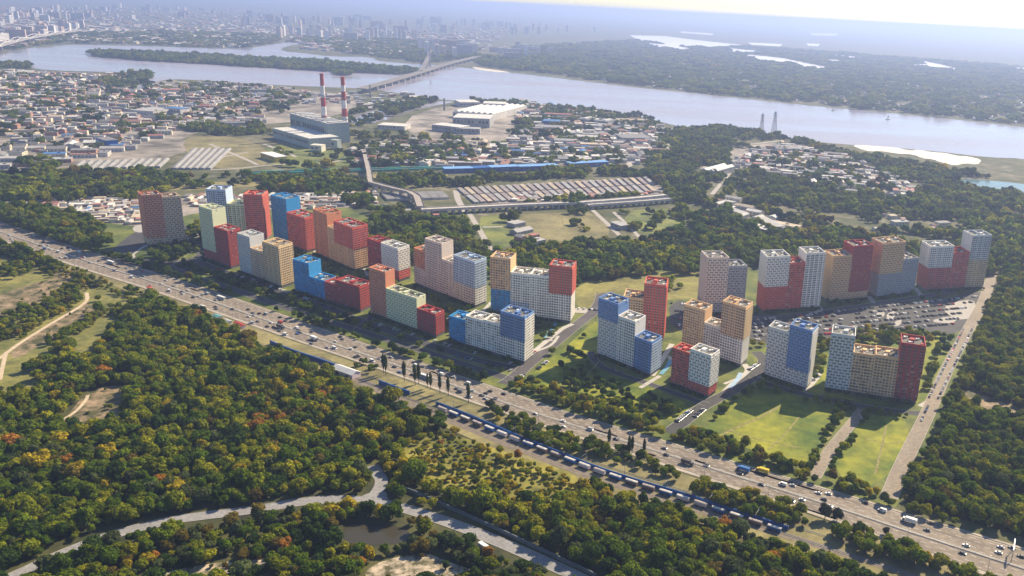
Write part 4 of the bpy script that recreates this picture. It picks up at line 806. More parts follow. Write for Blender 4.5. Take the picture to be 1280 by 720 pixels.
# ------------------------------------------------------------------ vehicles
def car_parts(kind):
    """(body, glass, wheel positions, radius) in metres, nose towards +x"""
    B = MB(); Gl = MB()
    Ln, Wd, hb, cab = {'car': (4.5, 1.8, .78, (-1.6, 1.0, 1.42)), 'van': (5.6, 2.0, 1.0, (-2.7, 1.9, 2.2)), 'minibus': (7.2, 2.2, 1.1, (-3.5, 3.1, 2.7)), 'bus': (12, 2.5, 1.1, (-5.95, 5.9, 3.1)), 'truck': (9.5, 2.5, 1.0, (2.6, 4.5, 2.7))}[kind]
    x0, x1 = -Ln / 2, Ln / 2; w = Wd / 2
    prof = [(x0, .35), (x1, .35), (x1, hb * .82), (x1 - .5, hb), (x0 + .15, hb), (x0, hb * .9)] if kind != 'truck' else [(2.4, .5), (x1, .5), (x1, 1.1), (2.4, 1.1)]
    for a, b in zip(prof, prof[1:] + prof[:1]): B.quad((a[0], -w, a[1]), (b[0], -w, b[1]), (b[0], w, b[1]), (a[0], w, a[1]))
    B.poly([(p[0], -w, p[1]) for p in prof]); B.poly([(p[0], w, p[1]) for p in reversed(prof)])
    c0, c1, ct = cab; i0, i1 = (.45, .75) if kind == 'car' else (.12, .55); ww = w - .04; wt = w - (.22 if kind == 'car' else .1); hb2 = hb if kind != 'truck' else 1.1
    lo = [(c0, -ww, hb2), (c1, -ww, hb2), (c1, ww, hb2), (c0, ww, hb2)]; hi = [(c0 + i0, -wt, ct - .12), (c1 - i1, -wt, ct - .12), (c1 - i1, wt, ct - .12), (c0 + i0, wt, ct - .12)]
    for k in range(4): Gl.quad(lo[k], lo[(k + 1) % 4], hi[(k + 1) % 4], hi[k])
    B.pbox((c0 + i0, -wt, ct - .12), (c1 - c0 - i0 - i1, 0, 0), (0, 2 * wt, 0), (0, 0, .12))
    if kind in ('van', 'minibus'): B.pbox((c0 + .05, -w + .005, hb), ((c1 - c0) * .55, 0, 0), (0, Wd - .01, 0), (0, 0, ct - hb - .15))
    if kind == 'bus': B.pbox((x0 + .02, -w + .01, 2.1), (Ln - .1, 0, 0), (0, Wd - .02, 0), (0, 0, .9))
    wx = (x0 + .9, x1 - .95) if kind != 'truck' else (-3.4, -2.2, 3.4)
    return B, Gl, wx, w, (.34 if kind == 'car' else .42)
VM = {}
def wheel_mesh(r):
    k = ('wheel', r)
    if k not in VM: M = MB(); M.tube((0, -.12, 0), (0, .12, 0), r, r, 10); M.tube((0, .12, 0), (0, -.12, 0), r, r, 10); VM[k] = M.mesh('wheel', tyre_m)
    return VM[k]
def vehicle(kind, col, loc, rz, label, group, cargo=None, parts=True):
    key = (kind, col)
    if key not in VM:
        B, Gl, wx, w, r = car_parts(kind); one = MB(); one.v = list(B.v) + list(Gl.v); nb = len(B.v); one.f = list(B.f) + [tuple(i + nb for i in f) for f in Gl.f]; one.m = [0] * len(B.f) + [1] * len(Gl.f)
        for x in wx:
            for s_ in (-1, 1): one.tube((x, s_ * (w - .2), r), (x, s_ * (w + .02), r), r, r, 8, 2)
        VM[key] = (B.mesh('body', paint(col)), Gl.mesh('cabin_glass', glass_car), one.mesh(kind, [paint(col), glass_car, tyre_m]), wx, w, r)
    bm, gm_, one, wx, w, r = VM[key]; nm = {'car': 'car', 'van': 'van', 'minibus': 'minibus', 'bus': 'bus', 'truck': 'lorry'}[kind]
    if not parts:
        o = inst(nm, one, None, loc, rz); return tag(o, label, nm, group)
    root = empty(nm, loc, rz, label, nm, group); inst('body', bm, root); inst('cabin_glass', gm_, root)
    for x in wx:
        for s_ in (-1, 1): inst('wheel', wheel_mesh(r), root, (x, s_ * (w - .1), r))
    if kind == 'truck':
        cc = cargo or 'white'
        if ('cargo', cc) not in VM:
            M = MB(); M.pbox((-4.7, -1.25, 1.0), (7.0, 0, 0), (0, 2.5, 0), (0, 0, 2.5)); M.pbox((-4.7, -.5, .55), (7.3, 0, 0), (0, 1, 0), (0, 0, .44), bottom=True)
            VM[('cargo', cc)] = M.mesh('cargo_box', CARGO[cc])
        inst('cargo_box', VM[('cargo', cc)], root)
    return root
CARGO = {'white': mat('cargo_white', (.74, .73, .7), var=.05), 'blue': mat('cargo_blue', (.05, .16, .4), var=.05), 'yellow': mat('cargo_yellow', (.6, .42, .04), var=.05), 'green': mat('cargo_green', (.02, .25, .17), var=.05), 'dark': mat('cargo_dark', (.09, .08, .075), var=.1)}
CAR_COLS['yellow'] = (.6, .42, .04); CAR_COLS['green'] = (.02, .25, .17)
HG = [(k * 6.0, (i + .5) / NL) for k in range(len(HS) - 1) for i in range(NL)]; HGP = np.array([hw(s, u)[:2] for s, u in HG])
def hw_find(x, y):
    p = g(x, y); k = int(np.argmin(((HGP - np.array(p[:2])) ** 2).sum(1))); return HG[k]
VEH = [(43, 296, 'van', 'silver'), (56, 307, 'car', 'white'), (61, 312, 'car', 'white'), (72, 316, 'van', 'white'), (85, 310, 'car', 'black'), (97, 316, 'minibus', 'white'), (115, 329, 'car', 'silver'), (124, 327, 'car', 'grey'), (140, 330, 'bus', 'white'), (143, 339, 'van', 'silver'),
       (156, 335, 'car', 'silver'), (162, 338, 'car', 'white'), (167, 347, 'van', 'white'), (186, 358, 'car', 'red'), (200, 354, 'car', 'white'), (212, 364, 'van', 'white'), (228, 368, 'car', 'white'), (236, 364, 'car', 'white'), (242, 372, 'car', 'black'), (277, 374, 'bus', 'white'),
       (269, 383, 'car', 'black'), (290, 386, 'car', 'black'), (312, 396, 'car', 'white'), (315, 404, 'van', 'silver'), (334, 394, 'van', 'silver'), (339, 405, 'car', 'white'), (353, 404, 'van', 'red'), (353, 411, 'truck', 'grey'), (357, 418, 'van', 'white'), (377, 417, 'car', 'black'),
       (391, 427, 'car', 'black'), (394, 425, 'truck', 'silver'), (383, 431, 'car', 'grey'), (419, 436, 'van', 'white'), (451, 446, 'car', 'black'), (466, 452, 'van', 'white'), (481, 446, 'van', 'white'), (518, 457, 'van', 'white'), (530, 472, 'bus', 'white'), (550, 469, 'van', 'white'), (497, 460, 'car', 'black'),
       (584, 479, 'van', 'white'), (590, 497, 'van', 'white'), (603, 495, 'car', 'black'), (619, 499, 'car', 'black'), (672, 518, 'car', 'silver'), (702, 526, 'car', 'white'), (736, 538, 'van', 'silver'), (748, 540, 'car', 'white'), (765, 549, 'car', 'black'), (834, 562, 'car', 'grey'), (838, 570, 'car', 'black'),
       (862, 581, 'truck', 'grey'), (881, 581, 'car', 'black'), (931, 589, 'truck', 'blue'), (936, 587, 'car', 'black'), (956, 592, 'truck', 'yellow'), (976, 605, 'van', 'white'), (949, 607, 'car', 'black'), (1027, 625, 'car', 'black'), (1142, 654, 'truck', 'white'), (1138, 649, 'car', 'grey'), (1214, 683, 'car', 'white'), (1250, 685, 'car', 'silver'), (1249, 693, 'car', 'white'), (1203, 692, 'car', 'black'), (1279, 699, 'car', 'black')]
used = set(); placed = []
def block_near(x, y):
    c = [(abs(proj(m)[0][0] - x) + .35 * abs(proj(m)[0][1] - y), s) for s, m, _ in BLOCKS if proj(m)[0][1] < y]; return min(c)[1] if c else 'lone brown tower'
def put(x, y, kind, col):
    s, u = hw_find(x, y); i = round(u * NL - .5)
    for t in range(-2 if kind in ('truck', 'bus') else -1, 3 if kind in ('truck', 'bus') else 2):
        if (int(s / 6) + t, i) in used: return
    for t in range(-2 if kind in ('truck', 'bus') else -1, 3 if kind in ('truck', 'bus') else 2): used.add((int(s / 6) + t, i))
    placed.append((s, i, kind, col))
for v in VEH: put(*v)
cw = ['white'] * 5 + ['black'] * 6 + ['silver'] * 5 + ['grey'] * 5 + ['red', 'blue']
for k in range(112):
    x = random.uniform(2, 640) if k < 92 else random.uniform(640, 1270); yu, yl = xsample(HW_UP, x)[1], xsample(HW_LO, x)[1]; put(x, random.uniform(yu + 1.5, yl - 1.5), 'car' if random.random() < .85 else 'van', random.choice(cw))
placed.sort(); lane_w = ['far kerb lane', 'second far lane', 'third far lane', 'fourth far lane', 'inner far lane', 'median lane', 'median lane', 'inner near lane', 'third near lane', 'second near lane', 'near kerb lane']
seen = {}
for s, i, kind, col in placed:
    p = hw(s, (i + .5) / NL); q2 = hw(min(s + 4, HWLEN - 1), (i + .5) / NL); p.z = .12; rz = math.atan2(q2.y - p.y, q2.x - p.x) + (math.pi if i < 6 else 0); px = proj(p)[0]
    if not (-30 < px[0] < 1310): continue
    nm = {'truck': 'lorry'}.get(kind, kind); bl = block_near(px[0], px[1]); base = '%s %s in the %s by the %s' % (col, nm, lane_w[i], bl)
    seen[base] = seen.get(base, 0) + 1
    cargo = {'blue': 'blue', 'yellow': 'yellow', 'white': 'white', 'silver': 'white', 'grey': 'dark'}.get(col, 'white') if kind == 'truck' else None
    vehicle(kind, col, p, rz, base if len(base.split()) <= 16 else '%s %s in the %s, by the %s' % (col, nm, lane_w[i], bl), 'traffic on the highway', cargo)

# parked cars: the lot, the road on the right, the streets
PK = []
def rowcars(a, b, gap=2.7, keep=.8, face=None, jit=.12):
    A_, B_ = g(*a), g(*b); d = (B_ - A_); n = int(d.length / gap); d = d / max(1, n); rz = math.atan2(d.y, d.x) + (math.pi / 2 if face is None else face)
    for k in range(n):
        if random.random() < keep: p = A_ + d * (k + .5); p.z = .2; PK.append((p, rz + random.uniform(-jit, jit) * .4))
for t in range(6):
    f = t / 5; ya, yb = 401 + 24 * f, 371 + 34 * f; xa, xb = 938 + 6 * f, 1222 - 30 * f
    rowcars((xa, ya), (xa + (xb - xa) * .42, ya + (yb - ya) * .42), 2.7, .62); rowcars((xa + (xb - xa) * .47, ya + (yb - ya) * .47), (xb, yb), 2.7, .6)
for t in range(4): rowcars((838 + t * 2, 379 + t * 9), (906, 386 + t * 9.5), 2.7, .7)
rowcars((1160, 500), (1204, 412), 2.6, .85, 0.0); rowcars((1172, 500), (1216, 410), 2.6, .85, 0.0); rowcars((1150, 530), (1160, 508), 2.8, .6, 0)
rowcars((655, 451), (672, 437), 2.7, .9); rowcars((672, 462), (684, 452), 2.7, .9); rowcars((648, 473), (656, 468), 2.7, .9); rowcars((845, 528), (868, 510), 2.8, .8); rowcars((868, 522), (880, 512), 2.8, .9); rowcars((936, 463), (948, 455), 2.7, .9)
rowcars((270, 336), (400, 379), 3.0, .32); rowcars((300, 344), (455, 400), 3.0, .25); rowcars((460, 402), (640, 455), 3.0, .38); rowcars((545, 437), (640, 464), 3.0, .4); rowcars((722, 386), (748, 388), 2.7, .8)
rowcars((745, 452), (790, 472), 9, .5, 0)
blk = []
PK = [(p, r) for p, r in PK if off_blocks(np.array([p[:]]), 1.5)[0]]
PK.sort(key=lambda t: (t[0] - Vector((0, 0, H))).length); room = 292 - len(placed)
def lot_name(px):
    x, y = px
    if x > 1140 and y > 408: return 'by the right road'
    if y < 430 and x > 925: return 'in the big parking lot'
    if y < 430 and x > 830: return 'behind the tan towers'
    if x < 470: return 'on the side street'
    return 'by the street'
for k, (p, r) in enumerate(PK[:room]):
    px = proj(p)[0]; col = random.choice(cw); vehicle('car', col, p, r, '%s car parked %s near the %s' % (col, lot_name(px), block_near(px[0], px[1] + 30)), 'cars parked %s' % lot_name(px), parts=False)
M = MB()
for p, r in PK[room:]:
    ca, sa = math.cos(r), math.sin(r); m_ = random.choice((0, 0, 0, 1, 1, 1, 2, 2, 3, 3, 3, 4)) if random.random() < .8 else 1; M.box(p, (4.4, 1.8, .8), r, m_, bottom=True); M.box((p.x - ca * .2, p.y - sa * .2, p.z + .8), (2.4, 1.6, .55), r, 5, top=m_)
if M.v: tag(M.build('parked_cars', [paint('white'), paint('black'), paint('silver'), paint('grey'), paint('red'), glass_car]), 'more cars in rows in the back of the big parking lot', kind='stuff')
v = vehicle('truck', 'green', g(606, 688) + Vector((0, 0, .3)), -.7, 'green and white lorry parked beside the grey road by the long fence', 'x', 'white'); del v['group']
print('VEH', len(placed), 'PARKED', len(PK))

# ------------------------------------------------------------------ railway, blue fence, long fence, kiosks
blue_m = mat('blue_sheet', (.015, .10, .33), rough=.5, var=.1); white_m = mat('white_sheet', (.72, .7, .66), rough=.5, var=.08); pink_m = mat('pale_pink_sheet', (.66, .55, .55), var=.08)
def fence(line, h, m, label, cat='fence', name='fence', thick=.25, post=True):
    L_ = smooth_line([g(*p) for p in line], 2); root = empty(name, L_[0], 0, label, cat); M = MB(); o0 = L_[0]; Mp = []
    for a, b in zip(L_[:-1], L_[1:]):
        d = b - a; n = Vector((-d.y, d.x, 0)).normalized() * thick; M.pbox(a - o0 - n / 2, d * .999, n, (0, 0, h))
    M.build('panel', m, root)
    R_ = resample(L_, 22)
    if post:
        for p in R_[:80]: P_ = MB(); P_.box((p.x - o0.x, p.y - o0.y, 0), (.45, .45, h + .35), .5); P_.build('post', steel, root)
    return root
fence([(338, 430), (352, 436), (370, 443), (398, 452), (420, 460)], 3.6, blue_m, 'blue sheet fence above the orange forest, left stretch', thick=1.0)
fence([(474, 480), (490, 486), (512, 494)], 3.6, blue_m, 'short blue sheet fence between the pink kiosk hall and the freight cars', thick=1.0)
fence([(545, 506), (570, 515), (640, 545), (700, 569), (740, 585), (790, 602), (850, 619), (905, 637), (985, 663)], 3.0, blue_m, 'long blue fence running behind the parked freight cars', thick=.5)
fence(GR[:1] + [(500, 611)] + GR[1:], 2.6, mat('grey_blue_fence', (.13, .16, .17), var=.15), 'long dark grey fence along the lower side of the foreground road', thick=.6)
def wagon(p, rz, label, body, roof, L_=11, W_=2.9, hgt=3.6, name='rail_wagon', grp='wagons standing on the track below the highway', cat='rail wagon'):
    root = empty(name, p, rz, label, cat, grp); M = MB(); M.pbox((-L_ / 2, -W_ / 2, .95), (L_, 0, 0), (0, W_, 0), (0, 0, hgt - 1.2), bottom=True); M.build('body', body, root)
    M = MB(); n = 6
    for k in range(n):
        a0, a1 = math.pi * k / n, math.pi * (k + 1) / n; z = hgt - .25
        M.quad((-L_ / 2 - .1, -W_ / 2 * 1.03 * math.cos(a0), z + .6 * math.sin(a0)), (L_ / 2 + .1, -W_ / 2 * 1.03 * math.cos(a0), z + .6 * math.sin(a0)), (L_ / 2 + .1, -W_ / 2 * 1.03 * math.cos(a1), z + .6 * math.sin(a1)), (-L_ / 2 - .1, -W_ / 2 * 1.03 * math.cos(a1), z + .6 * math.sin(a1)))
    for s_ in (-1, 1): M.poly([(s_ * (L_ / 2 + .05), -W_ / 2 * math.cos(math.pi * k / n), hgt - .25 + .6 * math.sin(math.pi * k / n)) for k in range(n + 1)])
    M.build('roof', roof, root)
    for x in (-L_ / 2 + 1.8, L_ / 2 - 1.8): M = MB(); M.box((x, 0, .12), (2.4, 2.2, .82), 0, 0); M.build('bogie', tyre_m, root)
    return root
rust_m = mat('rusty_wagon', (.2, .13, .1), var=.3, scale=.8); roof_old = mat('old_roof', (.52, .5, .46), var=.25, scale=.6); roof_old2 = mat('old_brown_roof', (.34, .3, .27), var=.3, scale=.6)
TRK = smooth_line([g(*p) for p in [(548, 512), (570, 521), (640, 550), (700, 573), (740, 589), (790, 606), (850, 624), (905, 643), (985, 669)]], 2); TA = arclen(TRK); s = 4; k = 0
ordw = ['first', 'second', 'third', 'fourth', 'fifth', 'sixth', 'seventh', 'eighth', 'ninth', 'tenth', 'eleventh', 'twelfth', 'thirteenth', 'fourteenth', 'fifteenth', 'sixteenth', 'seventeenth', 'eighteenth', 'nineteenth', 'twentieth', 'twenty-first', 'twenty-second', 'twenty-third', 'twenty-fourth', 'twenty-fifth', 'twenty-sixth', 'twenty-seventh', 'twenty-eighth']
while s < TA[-1] - 6 and k < 28:
    a, b = at_s(TRK, TA, s - 5), at_s(TRK, TA, s + 5); d = b - a
    wagon((a + b) / 2, math.atan2(d.y, d.x), '%s pale roofed wagon from the left beside the blue fence' % ordw[k], (pink_m, blue_m, rust_m, blue_m)[(k * 7 + k // 3) % 4], (roof_old, roof_old2)[k % 3 == 0], L_=8.5, W_=2.5, hgt=3.1); s += 12.5; k += 1
def track(line, name='rails'):
    L_ = smooth_line([g(*p) for p in line], 2); M = MB()
    for a, b in zip(L_[:-1], L_[1:]):
        d = (b - a); n = Vector((-d.y, d.x, 0)).normalized()
        for o_ in (-.76, .76): M.pbox(a + n * (o_ - .08) + Vector((0, 0, .16)), d, n * .16, (0, 0, .17))
    return tag(M.build(name, steel), kind='structure')
track([(395, 450), (470, 484), (548, 512), (640, 550), (740, 589), (850, 624), (985, 669), (1130, 716), (1250, 760)]); track([(400, 446), (474, 476), (560, 508), (640, 538), (740, 578), (850, 612), (985, 656), (1130, 702), (1250, 746)])
# steel masts of the overhead line, crash barrier on the median
for k, s in enumerate(np.arange(10, TA[-1], 32)):
    p = at_s(TRK, TA, s); d = at_s(TRK, TA, s + 3) - p; n = Vector((-d.y, d.x, 0)).normalized(); root = empty('catenary_mast', p + n * 6.5, math.atan2(d.y, d.x) - math.pi / 2, '%s steel overhead line mast beside the freight wagons' % ordw[k % 28], 'mast', 'masts of the overhead line')
    M = MB(); M.tube((0, 0, 0), (0, 0, 8.5), .2, .14, 6); M.build('pole', concrete, root); M = MB(); M.tube((0, 0, 7.2), (5.2, 0, 7.0), .08, .07, 5); M.tube((0, 0, 8.2), (4, 0, 7.1), .05, .05, 4); M.build('bracket', steel, root)
o0 = hw(0, .543); root = empty('crash_barrier', o0, 0, 'low steel crash barrier running along the highway median', 'crash barrier'); M = MB()
for k in range(len(HS) - 1):
    a, b = hw(HS[k][0], .543) - o0, hw(HS[k + 1][0] - 1e-3, .543) - o0; d = b - a; n = Vector((-d.y, d.x, 0)).normalized() * .25; M.pbox(a - n / 2 + Vector((0, 0, .75)), d, n, (0, 0, .35), bottom=True)
    if k % 2 == 0: M.box((a.x, a.y, .3), (.15, .15, .5), 0)
M.build('rail', vent_white, root)
# gabled hall at the end of the fence
def hall(name, cat, label, px, L_, W_, h, r, rz, mw, mr, group=None, doors=2, z=0):
    p = g(*px); root = empty(name, p, rz, label, cat, group); M = MB(); M.gable((0, 0, 0), L_, W_, h, r, 0, 0, 0); 
    M.f, M.m = M.f[:4] + M.f[6:], M.m[:4] + M.m[6:]; M.build('wall', mw, root)
    M = MB(); e = .5
    for s_ in (-1, 1): M.pbox((-L_ / 2 - e, s_ * (W_ / 2 + e), h - .25), (L_ + 2 * e, 0, 0), (0, -s_ * (W_ / 2 + e), r + .25), (0, 0, .22), bottom=True)
    M.build('roof', mr, root)
    for k in range(doors):
        M = MB(); x = (k + .5) / doors * L_ - L_ / 2; M.pbox((x - 1.5, -W_ / 2 - .04, .1), (3, 0, 0), (0, .03, 0), (0, 0, h * .7)); M.build('gate', MATS['plinth'], root)
    return root
hall('market_hall', 'hall', 'pale pink gabled hall at the end of the blue fence above the forest', (433, 468), 24, 9, 4, 2.2, -.52, pink_m, white_m)
for x, y, c, nm in [(188, 361, 'red', 'pale pink roadside booth with a red stripe at the highway edge'), (254, 384, 'white', 'small white roadside booth on the lower highway kerb'), (32, 309, 'white', 'white roadside panel booth near the left end of the highway')]:
    hall('booth', 'booth', nm, (x, y + 2), 7, 3, 2.8, .6, -.6, pink_m, MATS['facade_red'] if c == 'red' else white_m, doors=1)
hall('market_stall', 'stall', 'long low red roofed stall below the highway kerb', (300, 408), 14, 4, 2.5, .8, -.62, pink_m, MATS['facade_dred'], doors=1)
for k, (x, y) in enumerate([(272, 398), (284, 404), (266, 402), (290, 414), (298, 421)]): hall('shed', 'shed', '%s grey shed at the forest edge below the highway' % ('upper left', 'upper right', 'tiny turquoise', 'pale middle', 'lowest pale')[k], (x, y), 9, 5, 2.6, .8, -.6, (pink_m, white_m)[k % 2], mat('turquoise_roof', (.12, .3, .32)) if k in (0, 2) else MATS['facade_dgrey'] if 'facade_dgrey' in MATS else steel, doors=1)
# overhead gantries and street lamps along the highway
def lamp(p, rz, label, arm=2.2, h=11):
    root = empty('street_lamp', p, rz, label, 'street lamp', 'street lamps along the highway'); inst('pole', LP, root); inst('lamp_head', LH, root); return root
M = MB(); M.tube((0, 0, 0), (0, 0, 11), .16, .09, 6); M.tube((0, 0, 10.9), (2.2, 0, 11.5), .07, .06, 5); LP = M.mesh('pole', steel); M = MB(); M.pbox((2.0, -.2, 11.4), (1.1, 0, 0), (0, .4, 0), (0, 0, .18), bottom=True); LH = M.mesh('lamp_head', vent_white)
for k, s in enumerate(np.arange(20, HWLEN - 20, 46)):
    p = hw(s, 1.035); px = proj(p)[0]
    if 0 < px[0] < 1280 and px[1] < 730: d = hw(s + 3, 1.035) - p; lamp(p, math.atan2(d.y, d.x) + math.pi / 2, 'grey lamp post on the near kerb by the %s' % block_near(px[0], px[1]))
def gantry(px1, px2, label):
    a, b = g(*px1), g(*px2); d = b - a; root = empty('road_gantry', a, math.atan2(d.y, d.x), label, 'road gantry'); Ld = d.length
    for x in (0, Ld): M = MB(); M.tube((x, 0, 0), (x, 0, 8), .28, .22, 6); M.build('post', steel, root)
    M = MB(); M.pbox((-.3, -.3, 7.4), (Ld + .6, 0, 0), (0, .6, 0), (0, 0, .7), bottom=True); M.build('beam', steel, root)
    M = MB(); M.pbox((Ld * .3, -.45, 6.2), (6, 0, 0), (0, .12, 0), (0, 0, 2.6), bottom=True); M.build('sign_panel', blue_m, root)
gantry((1266, 688), (1264, 702), 'slim road gantry with a blue panel near the lower right corner')

# ------------------------------------------------------------------ industry, garages, bridges, far city
ROOFS = [('white', (.58, .56, .52)), ('pale grey', (.36, .35, .34)), ('grey', (.2, .195, .19)), ('dark grey', (.12, .12, .13)), ('rust brown', (.26, .14, .10)), ('reddish', (.36, .15, .12)), ('sand coloured', (.46, .38, .28)), ('blue', (.06, .16, .36))]
RM = [mat('roof_' + n.replace(' ', '_'), c, scale=.1, var=.18, rough=.7) for n, c in ROOFS]
WM = [mat('wall_pale', (.5, .47, .43), scale=.1), mat('wall_grey', (.3, .3, .3), scale=.1), mat('wall_brick', (.34, .19, .14), scale=.1), mat('wall_cream', (.58, .52, .4), scale=.1)]
WCN = ['pale', 'grey', 'brick', 'cream']
for _k in (3, 2): pass
LOWB = []
def low_zone(poly, n, Ls, Ws, Hs, ang, zone, rw, gable=.45, mind=1.0, excl=()):
    W = [g(*p) for p in poly]; x0, x1 = min(p.x for p in W), max(p.x for p in W); y0, y1 = min(p.y for p in W), max(p.y for p in W); k = t = 0
    while k < n and t < n * 40:
        t += 1; p = np.array([[random.uniform(x0, x1), random.uniform(y0, y1), 0]]); q = proj(p)
        if not inside(q, poly)[0]: continue
        if any(inside(q, e)[0] for e in excl): continue
        big = random.random() < .14; L_ = random.uniform(*Ls) * (2 if big else 1); W_ = random.uniform(*Ws) * (1.6 if big else 1); r = (L_ + W_) / 3.2 * mind
        if any((p[0, 0] - b[0]) ** 2 + (p[0, 1] - b[1]) ** 2 < (r + b[2]) ** 2 for b in LOWB[-700:]): continue
        rc = random.choices(range(8), rw)[0]; LOWB.append((p[0, 0], p[0, 1], r, L_, W_, random.uniform(*Hs), ang + random.choice((0, 0, math.pi / 2)) + random.uniform(-.06, .06), rc, random.randrange(4), random.random() < gable, zone)); k += 1
PLANT = [(320, 130), (450, 130), (455, 195), (330, 195)]; FACT = [(500, 120), (650, 122), (640, 180), (520, 178)]
low_zone([(225, 150), (250, 145), (330, 150), (335, 156), (230, 165)], 26, (14, 30), (8, 14), (4, 8), .4, 'before the plant wood', [4, 4, 3, 1, 2, 1, 2, .3])
low_zone([(440, 198), (560, 197), (700, 202), (700, 205), (560, 209), (440, 208)], 40, (20, 50), (8, 12), (3, 6), .05, 'by the train sheds', [2, 3, 4, 3, 2, 1, 1, .3])
low_zone([(0, 88), (60, 91), (180, 95), (158, 116), (240, 104), (330, 108), (400, 116), (400, 138), (335, 152), (225, 160), (190, 178), (0, 198), (-30, 198), (-30, 92)], 950, (11, 32), (7, 15), (4, 9), .35, 'in the hazy left works quarter', [2.5, 5, 5, 3, 2.5, 2, 2.5, .5], excl=[PLANT])
low_zone([(400, 118), (500, 116), (535, 122), (440, 142), (400, 140)], 50, (14, 30), (8, 16), (4, 9), .5, 'by the bridge head', [4, 4, 3, 1, 1, 1, 1, .2], excl=[PLANT])
low_zone([(440, 185), (560, 172), (640, 175), (700, 140), (780, 145), (845, 165), (835, 195), (800, 205), (700, 204), (560, 208), (440, 206)], 330, (16, 44), (9, 17), (4, 8), .12, 'behind the blue train sheds', [4, 5, 4, 2, 2, 1.5, 1.5, .8], excl=[FACT])
low_zone([(640, 125), (700, 134), (800, 150), (840, 162), (780, 165), (700, 150), (640, 150)], 70, (16, 50), (9, 18), (5, 9), .1, 'in the riverside works', [3, 5, 3, 2, 1, 1, 1, 1], excl=[FACT])
low_zone([(915, 200), (975, 178), (1060, 197), (1148, 236), (1130, 247), (1050, 240), (990, 224), (915, 209)], 190, (14, 36), (8, 16), (4, 8), -.15, 'in the yards before the beach', [3, 5, 4, 3, 1.5, .8, 1, .3])
low_zone([(888, 252), (912, 249), (945, 262), (1012, 290), (985, 294), (930, 277)], 16, (20, 44), (10, 15), (4, 7), -.6, 'behind the pinkish tower', [5, 4, 2, .5, .5, .3, .3, .3])
low_zone([(640, 280), (668, 290), (668, 306), (650, 300)], 5, (10, 16), (8, 11), (4, 6), .9, 'between the cottage fields', [1, 3, 2, 1, 1, 1, 1, 0]); low_zone([(1090, 268), (1180, 280), (1170, 290), (1090, 288)], 9, (9, 14), (7, 10), (4, 6), .4, 'in the right cottage wood', [3, 3, 2, 0, 1, 1, 1, 0])
low_zone([(640, 245), (760, 243), (828, 240), (820, 246), (700, 252), (640, 255)], 36, (8, 16), (6, 10), (3, 5), .1, 'by the viaduct cottages', [4, 3, 2, 0, 1, 1, 2, 0]); low_zone([(470, 255), (560, 262), (540, 275), (480, 270)], 6, (10, 16), (8, 11), (3, 5), .3, 'behind the overpass', [2, 3, 2, 1, 1, 1, 1, 0])
low_zone([(0, 192), (60, 186), (150, 176), (170, 186), (120, 198), (0, 212)], 26, (26, 48), (15, 24), (5, 8), .42, 'in the left lorry yard', [2, 5, 3, 1, 1, 0, 1, .8])
low_zone([(-10, 252), (90, 247), (175, 252), (178, 280), (140, 278), (60, 262), (-10, 262)], 120, (8, 20), (5, 8), (2.6, 4), .35, 'garages left of the lone tower', [5, 3, 1.5, .3, 1, 1.4, 2.5, .1], mind=.85)
low_zone([(232, 246), (360, 244), (470, 241), (470, 257), (360, 261), (240, 260)], 110, (10, 24), (5, 8), (2.6, 4), .15, 'garages behind the bright blue tower', [5, 3, 1.5, .3, 1, 1, 2.5, .1], mind=.85)
Zf = []
LOWB.sort(key=lambda b: -(b[3] * b[5]) / (b[0] ** 2 + b[1] ** 2))
vis_ = [b for b in LOWB if 0 < proj([[b[0], b[1], 3]])[0][0] < 1280]
ind = vis_[:235]; ids = {id(b) for b in ind}
def low_mesh(M, b, loc=True):
    x, y, _, L_, W_, h, rz, rc, wc, gb, zn = b
    c = (0, 0, 0) if loc else (x, y, 0); r = 0 if loc else rz
    return c, r
for b in ind:
    x, y, _, L_, W_, h, rz, rc, wc, gb, zn = b; nm = 'garage' if 'garages' in zn else ('cottage' if 'cottage' in zn else 'warehouse'); shape = 'long' if L_ > 2.6 * W_ else ('large' if L_ * W_ > 800 else ('small' if L_ * W_ < 200 else 'boxy'))
    px = proj([[x, y, 0]])[0]
    root = empty(nm, (x, y, 0), rz, '%s %s walled %s, %s %s roof, %s' % (shape, WCN[wc], nm, ROOFS[rc][0], 'pitched' if gb else 'flat', zn), nm, '%ss %s' % (nm, zn))
    M = MB(); M.pbox((-L_ / 2, -W_ / 2, 0), (L_, 0, 0), (0, W_, 0), (0, 0, h))
    if gb: M.poly([(L_ / 2 - .01, -W_ / 2, h), (L_ / 2 - .01, W_ / 2, h), (L_ / 2 - .01, 0, h + W_ * .16)]); M.poly([(-L_ / 2 + .01, -W_ / 2, h), (-L_ / 2 + .01, 0, h + W_ * .16), (-L_ / 2 + .01, W_ / 2, h)])
    for k in range(max(1, int(L_ / 6))): x_ = (k + .5) * 6 - L_ / 2; M.pbox((x_ - 1.3, -W_ / 2 - .05, h * .35), (2.6, 0, 0), (0, .04, 0), (0, 0, h * .3), 1)
    M.build('wall', [WM[wc], MATS['plinth']], root); M = MB()
    if gb:
        for s_ in (-1, 1): M.pbox((-L_ / 2 - .4, s_ * (W_ / 2 + .4), h), (L_ + .8, 0, 0), (0, -s_ * (W_ / 2 + .4), W_ * .17), (0, 0, .2), bottom=True)
    else:
        M.pbox((-L_ / 2 - .25, -W_ / 2 - .25, h + .01), (L_ + .5, 0, 0), (0, W_ + .5, 0), (0, 0, .5))
        if L_ > 24: M.box((L_ * .2, 0, h + .51), (5, 3, 1.6), 0, 0)
    M.build('roof', RM[rc], root)
M = MB()
